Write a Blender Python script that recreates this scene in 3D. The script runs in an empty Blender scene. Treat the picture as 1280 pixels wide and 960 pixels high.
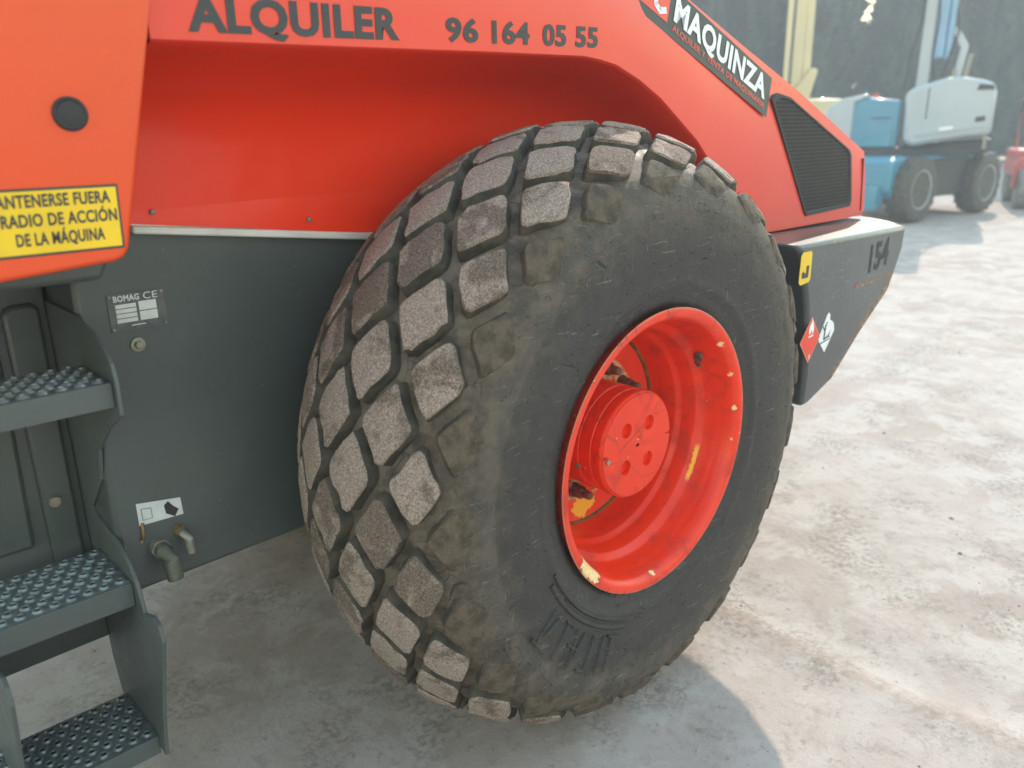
import bpy, bmesh, math, random
from mathutils import Vector, Matrix, noise
from mathutils.bvhtree import BVHTree
R = math.radians
random.seed(7)
S = bpy.context.scene
COL = S.collection

# ------------------------------------------------------------------ camera
cam_d = bpy.data.cameras.new('camera')
cam = bpy.data.objects.new('camera', cam_d)
COL.objects.link(cam)
S.camera = cam
yaw, pitch, roll = 0.75257, 0.30782, -0.01445
fw = Vector((math.sin(yaw) * math.cos(pitch), math.cos(yaw) * math.cos(pitch), -math.sin(pitch)))
r0 = Vector((math.cos(yaw), -math.sin(yaw), 0))
u0 = r0.cross(fw)
rr = math.cos(roll) * r0 + math.sin(roll) * u0
uu = -math.sin(roll) * r0 + math.cos(roll) * u0
M = Matrix.Identity(4)
for i in range(3):
    M[i][0], M[i][1], M[i][2] = rr[i], uu[i], -fw[i]
M.translation = Vector((-1.5475, -1.3827, 1.5655))
cam.matrix_world = M
cam_d.sensor_width = 36
cam_d.lens = 1004.04 / 1280 * 36
cam_d.clip_start = 0.05
cam_d.clip_end = 3000
cam_d.dof.use_dof = True
cam_d.dof.focus_distance = 1.95
cam_d.dof.aperture_fstop = 2.5

# ------------------------------------------------------------------ sky, sun, exposure
SUN = Vector((1.42, 0.50, 1.0)).normalized()
elev = math.asin(SUN.z)
azim = math.atan2(SUN.x, SUN.y)
W = bpy.data.worlds.new('World')
S.world = W
W.use_nodes = True
wn = W.node_tree
sky = wn.nodes.new('ShaderNodeTexSky')
sky.sky_type = 'NISHITA'
sky.sun_disc = False
sky.sun_elevation = elev
sky.sun_rotation = azim
sky.air_density = 2.5
sky.dust_density = 0.0
sky.ozone_density = 0.0
wn.links.new(sky.outputs[0], wn.nodes['Background'].inputs[0])
wn.nodes['Background'].inputs[1].default_value = 0.15
sd = bpy.data.lights.new('sun', 'SUN')
sd.energy = 2.0
sd.angle = R(0.5)
sd.color = (1.0, 0.88, 0.73)
so = bpy.data.objects.new('sun', sd)
COL.objects.link(so)
so.rotation_euler = SUN.to_track_quat('Z', 'Y').to_euler()
so.location = SUN * 30
S.view_settings.view_transform = 'Standard'
S.view_settings.look = 'None'
S.view_settings.gamma = 1
S.view_settings.use_curve_mapping = False
S.view_settings.exposure = 1.42
S.cycles.max_bounces = 8
S.cycles.volume_bounces = 1

# ------------------------------------------------------------------ materials
class Mat:
    def __init__(s, name):
        s.m = bpy.data.materials.new(name)
        s.m.use_nodes = True
        s.nt = s.m.node_tree
        s.b = s.nt.nodes['Principled BSDF']
        s.co = s.nt.nodes.new('ShaderNodeTexCoord').outputs['Object']
    def n(s, t, **kw):
        x = s.nt.nodes.new(t)
        for k, v in kw.items():
            setattr(x, k, v)
        return x
    def lk(s, a, b):
        s.nt.links.new(a, b)
    def inp(s, sock, v):
        if hasattr(v, 'is_output'):
            s.lk(v, sock)
        else:
            if isinstance(v, (tuple, list)) and len(v) == 3 and sock.type == 'RGBA':
                v = (*v, 1)
            sock.default_value = v
    def noise(s, scale, detail=4, rough=.55, dist=0, co=None, out='Fac'):
        x = s.n('ShaderNodeTexNoise')
        s.lk(co or s.co, x.inputs['Vector'])
        x.inputs['Scale'].default_value = scale
        x.inputs['Detail'].default_value = detail
        x.inputs['Roughness'].default_value = rough
        x.inputs['Distortion'].default_value = dist
        return x.outputs[out]
    def vor(s, scale, co=None, feature='F1', out='Distance'):
        x = s.n('ShaderNodeTexVoronoi', feature=feature)
        s.lk(co or s.co, x.inputs['Vector'])
        x.inputs['Scale'].default_value = scale
        return x.outputs[out]
    def ramp(s, f, lo, hi, a=0., b=1.):
        x = s.n('ShaderNodeMapRange')
        x.interpolation_type = 'SMOOTHSTEP'
        s.inp(x.inputs[0], f)
        for i, v in enumerate((lo, hi, a, b)):
            x.inputs[i + 1].default_value = v
        return x.outputs[0]
    def math(s, op, a, b=0., c=0.):
        x = s.n('ShaderNodeMath', operation=op)
        for i, v in enumerate((a, b, c)):
            s.inp(x.inputs[i], v)
        return x.outputs[0]
    def mix(s, f, a, b):
        x = s.n('ShaderNodeMix', data_type='RGBA')
        s.inp(x.inputs[0], f)
        s.inp(x.inputs[6], a)
        s.inp(x.inputs[7], b)
        return x.outputs[2]
    def mapping(s, scale=(1, 1, 1), rot=(0, 0, 0)):
        x = s.n('ShaderNodeMapping')
        s.lk(s.co, x.inputs[0])
        x.inputs['Scale'].default_value = scale
        x.inputs['Rotation'].default_value = rot
        return x.outputs[0]
    def spot(s, c, r, warp=.5, scale=30):
        d = s.n('ShaderNodeVectorMath', operation='DISTANCE')
        s.lk(s.co, d.inputs[0])
        d.inputs[1].default_value = c
        nz = s.noise(scale, 3, .6)
        v = s.math('ADD', s.math('DIVIDE', d.outputs['Value'], r), s.math('MULTIPLY', s.math('SUBTRACT', nz, .5), warp * 2))
        return s.ramp(v, 1.05, .95)
    def bump(s, h, strength=.3, dist=.01, normal=None):
        x = s.n('ShaderNodeBump')
        x.inputs['Strength'].default_value = strength
        x.inputs['Distance'].default_value = dist
        s.lk(h, x.inputs['Height'])
        if normal is not None:
            s.lk(normal, x.inputs['Normal'])
        return x.outputs[0]
    def set(s, base=None, rough=None, metal=None, normal=None, coat=None, spec=None, coat_rough=None):
        for k, v in (('Base Color', base), ('Roughness', rough), ('Metallic', metal), ('Normal', normal),
                     ('Coat Weight', coat), ('Specular IOR Level', spec), ('Coat Roughness', coat_rough)):
            if v is not None:
                s.inp(s.b.inputs[k], v)
        return s.m

def plain(name, col, rough=.5, metal=0., var=.15, scale=12, spec=.5, bump=0.):
    m = Mat(name)
    nz = m.noise(scale, 5, .6)
    dark = tuple(c * (1 - var) for c in col)
    lite = tuple(min(1, c * (1 + var)) for c in col)
    base = m.mix(m.ramp(nz, .3, .7), dark, lite)
    ro = m.math('ADD', rough - .07, m.math('MULTIPLY', m.noise(scale * 2.3, 4), .14))
    nr = m.bump(m.noise(scale * 8, 4), bump, .002) if bump else None
    return m.set(base, ro, metal, nr, spec=spec)

def paint(name, col, rough=.3, dust=.25, dustcol=(.42, .36, .30), coat=.35, scratch=0., dent=.14, specks=.15):
    m = Mat(name)
    a = m.noise(2.2, 5, .6, .3)
    b = m.noise(55, 4, .7)
    base = m.mix(m.ramp(m.noise(1.3, 3), .3, .75), tuple(c * .93 for c in col), tuple(min(1, c * 1.05) for c in col))
    df = m.math('MULTIPLY', m.ramp(m.math('ADD', m.math('MULTIPLY', a, .7), m.math('MULTIPLY', b, .3)), .42, .78), dust)
    base = m.mix(df, base, dustcol)
    sp = m.ramp(m.vor(90), .10, .05, 0, .35)
    base = m.mix(m.math('MULTIPLY', sp, m.ramp(m.noise(6, 2), .5, .66)), base, dustcol)
    if scratch:
        st = m.noise(14, 6, .75, 0, m.mapping((1, 1, 14)))
        base = m.mix(m.ramp(st, .66, .73, 0, scratch), base, tuple(min(1, c * 1.6 + .10) for c in col))
    sp2 = m.math('MULTIPLY', m.ramp(m.noise(105, 3, .6), .69, .73, 0, specks), m.ramp(m.noise(3.5, 3), .45, .6))
    base = m.mix(sp2, base, tuple(min(1, c * 1.4) for c in dustcol))
    ro = m.math('ADD', rough, m.math('MULTIPLY', df, 1.1))
    nr = m.bump(m.noise(2.6, 3, .5), dent, .03)
    nr = m.bump(b, .04, .002, nr)
    return m.set(base, ro, 0, nr, coat=coat, coat_rough=.12)

M_HOOD = paint('hood_red_paint', (.76, .040, .018), .30, .06, (.55, .30, .26), .15)
M_RED = paint('brightened_recess_red', (.92, .042, .008), .28, .08, (.5, .22, .16), .15, dent=.5)  # hood red made brighter in colour to offset the shade of the recess
M_DOOR = paint('door_orange_paint', (.76, .066, .006), .38, .10, (.6, .32, .18), .12)
M_GREY = paint('chassis_grey_paint', (.058, .070, .070), .38, .35, (.12, .135, .12), .15, .2, specks=.7)
M_STEP = paint('ladder_grey_paint', (.075, .090, .090), .45, .5, (.15, .16, .145), .1, .2)
M_BLACK = plain('black_plastic', (.022, .022, .024), .6)
M_DARK = plain('dark_print', (.035, .04, .045), .5, var=.1)
M_WHITE = plain('white_print', (.78, .80, .82), .45, var=.04)
M_LABEL = plain('label_white', (.55, .57, .57), .5, var=.1)
M_REDP = plain('red_print', (.75, .05, .02), .4, var=.05)
M_YEL = plain('sticker_yellow', (.80, .52, .015), .4, var=.06)
M_TRIM = plain('pale_rubber_trim', (.62, .60, .57), .5, var=.15, scale=9)
M_STEP2 = plain('worn_step_metal_skylit', (.20, .225, .23), .36, .4, var=.3, scale=60)  # worn metal, colour lightened for the sky reflected on the treads
M_STEEL = plain('dusty_steel', (.25, .235, .195), .55, .4, var=.25, scale=40)
M_NUT = plain('rusty_bolt', (.16, .075, .058), .6, .2, var=.5, scale=70, bump=.4)
M_HOSE = plain('dusty_hose', (.10, .105, .080), .75, var=.3, scale=30)
M_BRASS = plain('brass_fitting', (.27, .155, .055), .5, .3, var=.3, scale=40)
M_SEAL = plain('rust_seam', (.16, .075, .018), .75, var=.5, scale=40)
M_GLASS = plain('tinted_glass', (.02, .025, .028), .08, var=.1)
M_INNER = plain('inside_shade', (.012, .012, .013), .8)  # near-black that paints the shade inside openings

# rim paint with chips down to cream primer
def rim_mat():
    m = Mat('rim_orange_red_paint')
    base = m.mix(m.ramp(m.noise(5, 5), .3, .7), (.74, .026, .004), (.84, .038, .006))
    gr = m.math('MULTIPLY', m.ramp(m.noise(9, 6, .65, .5), .46, .70), .6)
    base = m.mix(gr, base, (.36, .022, .013))
    base = m.mix(m.ramp(m.noise(26, 5, .7), .66, .72, 0, .55), base, (.20, .055, .03))
    cream, yel = (.80, .56, .25), (.85, .42, .02)
    chips = m.ramp(m.noise(34, 3, .5, .2, m.mapping((1, .5, 1))), .735, .75)
    base = m.mix(chips, base, cream)
    for c, r, w_, sc_ in (((-.272, -.274, -.205), .030, .9, 70), ((-.245, -.274, -.235), .026, .9, 80), ((-.258, -.274, -.222), .020, .7, 90), ((.245, -.272, .231), .010, 1.1, 120), ((.303, -.272, .134), .010, 1.1, 140),
                 ((.335, -.272, .034), .007, 1.3, 150), ((.203, -.265, .243), .012, 1.2, 110), ((-.01, -.272, -.335), .010, 1.2, 120), ((.362, -.275, -.044), .006, 1.0, 150), ((.266, -.272, .176), .006, 1.0, 150)):
        base = m.mix(m.spot(c, r, w_, sc_), base, m.mix(m.ramp(m.noise(60, 4), .35, .65), cream, (.86, .66, .36)))
    d = m.n('ShaderNodeSeparateXYZ'); m.lk(m.co, d.inputs[0])
    rad = m.math('SQRT', m.math('ADD', m.math('POWER', d.outputs[0], 2), m.math('POWER', d.outputs[2], 2)))
    ondisc = m.ramp(d.outputs[1], -.040, -.032)
    ringm = m.math('MULTIPLY', m.math('MULTIPLY', m.ramp(rad, .208, .196), ondisc), m.ramp(m.noise(15, 5, .65, .3), .44, .48))
    base = m.mix(ringm, base, m.mix(m.ramp(m.noise(40, 4), .4, .65), (.72, .47, .24), (.34, .20, .10)))
    for c, r in (((-.020, -.030, -.228), .034), ((.02, -.030, -.222), .018)):
        base = m.mix(m.spot(c, r, .9, 60), base, yel)
    # scraped yellow arc on the barrel
    ang = m.math('ARCTAN2', d.outputs[2], d.outputs[0])
    band = m.math('MULTIPLY', m.ramp(m.math('ABSOLUTE', m.math('ADD', d.outputs[1], m.math('ADD', .175, m.math('MULTIPLY', m.noise(70, 5, .8), .016)))), .0048, .0030),
                  m.ramp(m.math('ABSOLUTE', m.math('ADD', ang, .46)), .19, .13))
    base = m.mix(band, base, yel)
    flange = m.ramp(rad, .330, .338)
    ch2 = m.math('MULTIPLY', m.ramp(m.noise(62, 5, .75, .4), .665, .685), m.math('MULTIPLY', flange, m.ramp(m.noise(7, 3), .46, .56)))
    base = m.mix(ch2, base, m.mix(m.ramp(m.noise(18, 2), .45, .55), cream, (.30, .16, .08)))
    edge = m.math('MULTIPLY', m.ramp(m.math('ADD', rad, m.math('MULTIPLY', m.math('SUBTRACT', m.noise(30, 5, .7), .5), .012)), .362, .367), .6)
    base = m.mix(edge, base, (.33, .17, .11))
    # worn edge and cracks of the hub
    hubm = m.math('MULTIPLY', m.ramp(d.outputs[1], -.192, -.196), m.ramp(rad, .16, .15))
    crack = m.math('MULTIPLY', m.ramp(m.vor(6.5, m.mapping((1, 1, 1), (.2, 0, .3)), 'DISTANCE_TO_EDGE'), .010, .004), hubm)
    base = m.mix(m.math('MULTIPLY', crack, .35), base, (.16, .03, .015))
    drum = m.math('MULTIPLY', m.ramp(m.math('ABSOLUTE', m.math('SUBTRACT', rad, .142)), .006, .004), m.ramp(m.noise(38, 6, .75, .5, m.mapping((1, 2.2, 1))), .55, .64))
    base = m.mix(m.math('MULTIPLY', drum, m.ramp(m.noise(8, 3), .42, .6, .25, .85)), base, (.13, .045, .022))
    ro = m.math('ADD', .33, m.math('MULTIPLY', gr, .6))
    nr = m.bump(m.noise(80, 4, .6), .15, .003)
    return m.set(base, ro, 0, nr, coat=.08, coat_rough=.2, spec=.4)
M_RIM = rim_mat()

def rubber(name, kind):
    m = Mat(name)
    big = m.noise(3.0, 4, .6, .3)
    mid = m.noise(22, 5, .65)
    fine = m.noise(190, 4, .7)
    grit = m.noise(420, 3, .7)
    black = (.025, .0235, .0235)
    sx = m.n('ShaderNodeSeparateXYZ'); m.lk(m.co, sx.inputs[0])
    if kind == 'side':            # carcass: cleaner black flank, dusty and muddy towards the tread
        dust = m.ramp(m.math('ADD', m.math('MULTIPLY', mid, .5), m.math('MULTIPLY', big, .5)), .36, .68)
        rad = m.math('SQRT', m.math('ADD', m.math('POWER', sx.outputs[0], 2), m.math('POWER', sx.outputs[2], 2)))
        edge = m.math('ADD', rad, m.math('MULTIPLY', m.math('SUBTRACT', mid, .5), .16))
        tread = m.ramp(edge, .50, .70)
        base = m.mix(m.math('MULTIPLY', dust, .30), black, (.085, .079, .075))
        mud = m.mix(m.ramp(mid, .35, .65), (.064, .049, .036), (.140, .104, .076))
        base = m.mix(m.math('MULTIPLY', tread, .85), base, mud)
        sc = m.noise(16, 6, .8, .1, m.mapping((1, 1, 9), (0, .35, 0)))
        sc2 = m.noise(14, 6, .8, .1, m.mapping((8, 1, 1), (0, .5, 0)))
        scr = m.math('MAXIMUM', m.ramp(sc, .60, .66), m.ramp(sc2, .62, .68))
        base = m.mix(m.math('MULTIPLY', scr, .8), base, (.19, .185, .18))
        speck = m.ramp(fine, .66, .74, 0, .35)
        base = m.mix(speck, base, (.22, .20, .18))
        outer = m.math('MULTIPLY', m.ramp(rad, .5735, .5785), m.ramp(rad, .66, .60, 0, .12))
        base = m.mix(outer, base, (.16, .15, .14))
        for sc_, st_, rt_ in ((30, (1, 1, 16), (0, .12, 0)), (26, (18, 1, 1), (0, .2, 0)), (34, (1, 1, 20), (0, 1.0, 0))):
            fs = m.ramp(m.noise(sc_, 4, .8, .05, m.mapping(st_, rt_)), .66, .71)
            base = m.mix(m.math('MULTIPLY', fs, m.ramp(m.noise(4.5 + sc_ * .05, 3), .45, .62, 0, .75)), base, (.24, .235, .23))
        # deep groove crown gets pale dust
        crown = m.ramp(edge, .70, .745)
        base = m.mix(m.math('MULTIPLY', crown, m.ramp(mid, .38, .62, .35, .9)), base, (.155, .122, .094))
        crack = m.ramp(m.vor(17, m.mapping((1, 1, 1), (.3, .2, 0)), 'DISTANCE_TO_EDGE'), .012, .004)
        crack = m.math('MULTIPLY', crack, m.ramp(m.noise(5, 3), .44, .56))
        base = m.mix(m.math('MULTIPLY', crack, .85), base, (.012, .011, .010))
        rough_ = m.math('MULTIPLY', m.noise(34, 6, .75, .6), m.math('MULTIPLY', tread, 1.3))
        h = m.math('ADD', m.math('ADD', rough_, m.math('MULTIPLY', crack, -.5)), m.math('ADD', m.math('MULTIPLY', mid, .5), m.math('ADD', m.math('MULTIPLY', fine, .25), m.math('MULTIPLY', scr, .12))))
        nr = m.bump(h, .55, .006)
        return m.set(base, m.math('ADD', m.math('SUBTRACT', m.math('MULTIPLY', tread, .24), m.math('MULTIPLY', crown, .28)), m.math('ADD', .42, m.math('MULTIPLY', dust, .2))), 0, nr, spec=.42)
    if kind == 'top':             # worn, gritty lug faces
        oi = m.n('ShaderNodeObjectInfo').outputs['Random']
        shift = m.n('ShaderNodeVectorMath', operation='ADD'); m.lk(m.co, shift.inputs[0])
        cmb = m.n('ShaderNodeCombineXYZ'); m.lk(m.math('MULTIPLY', oi, 37.), cmb.inputs[0]); m.lk(m.math('MULTIPLY', oi, 11.), cmb.inputs[1])
        m.lk(cmb.outputs[0], shift.inputs[1])
        co = shift.outputs[0]
        patch = m.noise(13, 4, .6, .4, co)
        fn = m.noise(260, 4, .8, 0, co)
        c1 = m.mix(m.ramp(fn, .35, .65), (.19, .145, .122), (.58, .455, .39))
        c2 = m.mix(m.ramp(fn, .38, .66), (.105, .080, .067), (.34, .255, .205))
        base = m.mix(m.ramp(m.math('ADD', patch, m.math('MULTIPLY', m.math('SUBTRACT', oi, .5), .40)), .46, .60), c1, c2)
        base = m.mix(m.ramp(m.noise(48, 3, .6, .5, co), .66, .70, 0, .8), base, (.40, .27, .19))
        base = m.mix(m.ramp(m.noise(330, 2, .7, 0, co), .70, .76, 0, .8), base, (.55, .50, .45))
        h = m.math('ADD', m.math('MULTIPLY', fn, .5), m.math('MULTIPLY', m.noise(52, 6, .8, 0, co), 1.7))
        return m.set(base, .82, 0, m.bump(h, .9, .007), spec=.3)
    if kind == 'mud':
        base = m.mix(m.ramp(mid, .35, .65), (.058, .045, .034), (.130, .098, .072))
        base = m.mix(m.ramp(fine, .58, .70, 0, .45), base, (.24, .20, .165))
        return m.set(base, .8, 0, m.bump(m.math('ADD', m.noise(40, 5, .7), m.math('MULTIPLY', fine, .5)), .8, .006), spec=.3)
    # lug flanks
    base = m.mix(m.ramp(mid, .35, .65), (.040, .036, .031), (.095, .080, .062))
    base = m.mix(m.ramp(fine, .6, .72, 0, .4), base, (.2, .17, .14))
    return m.set(base, .75, 0, m.bump(m.math('ADD', mid, m.math('MULTIPLY', fine, .5)), .6, .005), spec=.35)
M_TYRE = rubber('tyre_rubber', 'side')
M_LTOP = rubber('worn_gritty_rubber', 'top')
M_LSIDE = rubber('muddy_rubber', 'flank')
M_LMUD = rubber('mud_caked_rubber', 'mud')
M_HAIR = plain('rubber_hair', (.02, .02, .02), .6)

def cw_mat():
    m = Mat('counterweight_grey_paint')
    sx = m.n('ShaderNodeSeparateXYZ'); m.lk(m.co, sx.inputs[0])
    x, y, z = sx.outputs
    base = m.mix(m.ramp(m.noise(3, 5), .3, .7), (.044, .051, .056), (.070, .079, .084))
    st = m.noise(11, 6, .75, 0, m.mapping((1, 1, 7), (0, .25, 0)))
    base = m.mix(m.ramp(st, .63, .71, 0, .35), base, (.22, .23, .24))
    base = m.mix(m.ramp(m.noise(30, 5, .7), .60, .70, 0, .35), base, (.03, .034, .036))
    # rust along the slanting lower edge and at the rear corner
    e = m.math('SUBTRACT', m.math('MULTIPLY', x, .584), m.math('MULTIPLY', z, .812))
    e = m.math('ADD', e, m.math('MULTIPLY', m.math('SUBTRACT', m.noise(24, 6, .8), .5), .10))
    rust = m.ramp(e, -.022, .008)
    rr_ = m.math('ADD', x, m.math('MULTIPLY', m.math('SUBTRACT', m.noise(26, 6, .8), .5), .10))
    rust = m.math('MAXIMUM', rust, m.math('MULTIPLY', m.ramp(rr_, 1.475, 1.51), m.ramp(y, -.12, -.2)))
    ln = m.math('ABSOLUTE', m.math('ADD', m.math('SUBTRACT', z, 1.040), m.math('MULTIPLY', m.math('SUBTRACT', m.noise(9, 5, .7), .5), .05)))
    scrape = m.math('MULTIPLY', m.ramp(ln, .014, .005), m.math('MULTIPLY', m.ramp(x, 1.08, 1.16), m.ramp(m.noise(45, 5, .8, 0, m.mapping((.4, 1, 1.6))), .47, .55)))
    ln2 = m.math('ABSOLUTE', m.math('ADD', m.math('SUBTRACT', m.math('ADD', z, m.math('MULTIPLY', x, -.35)), .455), m.math('MULTIPLY', m.math('SUBTRACT', m.noise(14, 5, .7), .5), .03)))
    scrape = m.math('MAXIMUM', scrape, m.math('MULTIPLY', m.math('MULTIPLY', m.ramp(ln2, .007, .002), m.ramp(x, 1.04, 1.12)), m.ramp(m.noise(50, 5, .8), .48, .55)))
    rust = m.math('MAXIMUM', rust, scrape)
    rc = m.mix(m.ramp(m.noise(60, 4), .35, .65), (.10, .035, .012), (.33, .17, .08))
    base = m.mix(rust, base, rc)
    sc_ = m.math('MULTIPLY', m.ramp(m.noise(30, 6, .8, .3, m.mapping((1, 1, 5))), .60, .66), m.math('MAXIMUM', m.spot((1.25, -.22, 1.05), .12, .8, 20), m.spot((1.0, -.22, 1.12), .12, .8, 14)))
    base = m.mix(m.math('MULTIPLY', sc_, .8), base, (.45, .45, .43))
    ro = m.math('ADD', .36, m.math('MULTIPLY', rust, .45))
    return m.set(base, ro, 0, m.bump(m.noise(70, 5, .6), .2, .004), coat=.3, coat_rough=.15)
M_CW = cw_mat()

def ground_mat():
    m = Mat('dusty_yard_concrete')
    a = m.noise(.8, 6, .6, .6)
    b = m.noise(3.7, 6, .65, .4)
    c = m.noise(26, 5, .7)
    d = m.noise(130, 4, .7)
    base = m.mix(m.ramp(a, .38, .62), (.368, .302, .272), (.435, .370, .340))
    base = m.mix(m.ramp(b, .44, .60), base, (.468, .412, .384))
    base = m.mix(m.ramp(m.noise(1.7, 6, .75, .5), .52, .70, 0, .6), base, (.335, .268, .238))
    base = m.mix(m.ramp(m.noise(7.5, 8, .8, .6), .56, .70, 0, .6), base, (.235, .205, .18))
    base = m.mix(m.ramp(c, .58, .72, 0, .6), base, (.20, .175, .155))
    base = m.mix(m.ramp(m.noise(14, 7, .8, .3), .52, .66, 0, .5), base, (.27, .235, .205))
    base = m.mix(m.math('MULTIPLY', m.ramp(m.noise(2.3, 4, .6), .50, .62), m.ramp(m.noise(45, 6, .8), .46, .58, 0, .7)), base, (.22, .19, .165))
    base = m.mix(m.ramp(d, .60, .72, 0, .3), base, (.16, .14, .125))
    base = m.mix(m.ramp(m.noise(60, 3, .6), .68, .73, 0, .5), base, (.54, .50, .45))
    sp = m.n('ShaderNodeSeparateXYZ'); m.lk(m.co, sp.inputs[0])
    off = m.math('ABSOLUTE', m.math('ADD', m.math('SUBTRACT', sp.outputs[0], .575), m.math('MULTIPLY', m.math('SUBTRACT', m.noise(5, 5, .7), .5), .12)))
    rut = m.math('MULTIPLY', m.ramp(off, .055, .02), m.math('MULTIPLY', m.ramp(sp.outputs[1], .1, -.3), m.ramp(m.noise(20, 5, .75), .35, .6)))
    base = m.mix(m.math('MULTIPLY', rut, .55), base, (.31, .235, .195))
    h = m.math('ADD', m.math('MULTIPLY', b, 1.2), m.math('ADD', m.math('MULTIPLY', c, .5), m.math('MULTIPLY', d, .22)))
    return m.set(base, .88, 0, m.bump(h, .5, .012), spec=.10)
M_GROUND = ground_mat()

def leaf_mat(name, a, b):
    m = Mat(name)
    oi = m.noise(1.6, 5, .75, .3, m.mapping((1, 1, .35)))
    m.set(m.mix(m.ramp(oi, .40, .62), a, b), .7, spec=.2)
    return m.m
M_LEAF = leaf_mat('cypress_foliage', (.004, .009, .007), (.055, .080, .050))
M_BARK = plain('bark', (.09, .065, .045), .9, var=.4, scale=20)

# ------------------------------------------------------------------ mesh helpers
def mesh(name, V, F, mats, parent=None, smooth=30, mi=None, loc=None, bevel=0., seg=2):
    me = bpy.data.meshes.new(name)
    me.from_pydata([tuple(v) for v in V], [], F)
    bm = bmesh.new(); bm.from_mesh(me)
    if mi is None:
        bmesh.ops.recalc_face_normals(bm, faces=bm.faces)
    bm.to_mesh(me); bm.free()
    for m in (mats if isinstance(mats, (list, tuple)) else [mats]):
        me.materials.append(m)
    if mi is not None:
        me.polygons.foreach_set('material_index', mi)
    if smooth:
        me.polygons.foreach_set('use_smooth', [True] * len(me.polygons))
        me.set_sharp_from_angle(angle=R(smooth))
    me.update()
    o = bpy.data.objects.new(name, me)
    COL.objects.link(o)
    if parent is not None:
        o.parent = parent
    if loc is not None:
        o.location = loc
    if bevel:
        b = o.modifiers.new('bevel', 'BEVEL')
        b.width = bevel; b.segments = seg; b.limit_method = 'ANGLE'; b.angle_limit = R(35)
        b.harden_normals = False
    return o

class MB:
    def __init__(s): s.V = []; s.F = []
    def add(s, V, F):
        k = len(s.V); s.V += [Vector(v) for v in V]; s.F += [tuple(i + k for i in f) for f in F]; return s
    def box(s, x0, x1, y0, y1, z0, z1):
        V = [(x, y, z) for x in (x0, x1) for y in (y0, y1) for z in (z0, z1)]
        return s.add(V, [(0, 1, 3, 2), (4, 6, 7, 5), (0, 4, 5, 1), (2, 3, 7, 6), (0, 2, 6, 4), (1, 5, 7, 3)])
    def prism(s, poly, f0, f1):            # poly of 2-D points, f0/f1 map a point to 3-D
        n = len(poly)
        V = [f0(*p) for p in poly] + [f1(*p) for p in poly]
        F = [tuple(range(n)), tuple(range(2 * n - 1, n - 1, -1))] + [(i, i + n, (i + 1) % n + n, (i + 1) % n) for i in range(n)]
        return s.add(V, F)
    def xz(s, poly, y0, y1): return s.prism(poly, lambda x, z: (x, y0, z), lambda x, z: (x, y1, z))
    def yz(s, poly, x0, x1): return s.prism(poly, lambda y, z: (x0, y, z), lambda y, z: (x1, y, z))
    def tube(s, pts, r, n=10, cap=True):
        pts = [Vector(p) for p in pts]
        rs = r if isinstance(r, (list, tuple)) else [r] * len(pts)
        k = len(s.V); rings = []
        for i, p in enumerate(pts):
            t = (pts[min(i + 1, len(pts) - 1)] - pts[max(i - 1, 0)]).normalized()
            a = t.cross(Vector((0, 0, 1)) if abs(t.z) < .9 else Vector((1, 0, 0))).normalized(); b = t.cross(a)
            rings.append([p + (a * math.cos(2 * math.pi * j / n) + b * math.sin(2 * math.pi * j / n)) * rs[i] for j in range(n)])
        V = [v for g in rings for v in g]
        F = [(i * n + j, i * n + (j + 1) % n, (i + 1) * n + (j + 1) % n, (i + 1) * n + j) for i in range(len(pts) - 1) for j in range(n)]
        if cap: F += [tuple(range(n)), tuple(range((len(pts) - 1) * n, len(pts) * n))]
        return s.add(V, F)
    def lathe(s, prof, n=64, axis='Y', c=(0, 0, 0), close=False):
        # prof: (a along axis, r)
        c = Vector(c); V = []
        for a, r in prof:
            for j in range(n):
                t = 2 * math.pi * j / n
                if axis == 'Y': V.append(c + Vector((r * math.cos(t), a, r * math.sin(t))))
                elif axis == 'Z': V.append(c + Vector((r * math.cos(t), r * math.sin(t), a)))
                else: V.append(c + Vector((a, r * math.cos(t), r * math.sin(t))))
        m = len(prof)
        F = [(i * n + j, i * n + (j + 1) % n, ((i + 1) % m) * n + (j + 1) % n, ((i + 1) % m) * n + j) for i in range(m if close else m - 1) for j in range(n)]
        if not close:
            F += [tuple(range(n)), tuple(range((m - 1) * n, m * n))]
        return s.add(V, F)
    def map(s, f):
        s.V = [Vector(f(v)) for v in s.V]; return s
    def build(s, name, mats, parent=None, **kw): return mesh(name, s.V, s.F, mats, parent, **kw)

def thing(name, label, cat, loc=(0, 0, 0), rz=0, group=None):
    o = bpy.data.objects.new(name, None)
    COL.objects.link(o)
    o.location = loc; o.rotation_euler = (0, 0, rz)
    o.empty_display_size = .3
    tag(o, label, cat, group)
    return o
def tag(o, label=None, cat=None, group=None, kind=None):
    if label: o['label'] = label
    if cat: o['category'] = cat
    if group: o['group'] = group
    if kind: o['kind'] = kind
    return o

def text_mesh(txt, bold=.0, res=3, sp=1.06):
    cu = bpy.data.curves.new('t', 'FONT')
    cu.body = txt; cu.size = 1.0; cu.offset = bold; cu.resolution_u = res; cu.extrude = 0; cu.space_character = sp
    ob = bpy.data.objects.new('t', cu); COL.objects.link(ob)
    dg = bpy.context.evaluated_depsgraph_get()
    me = ob.evaluated_get(dg).to_mesh()
    V = [v.co.copy() for v in me.vertices]; F = [tuple(p.vertices) for p in me.polygons]
    ob.evaluated_get(dg).to_mesh_clear()
    bpy.data.objects.remove(ob)
    return V, F

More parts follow.
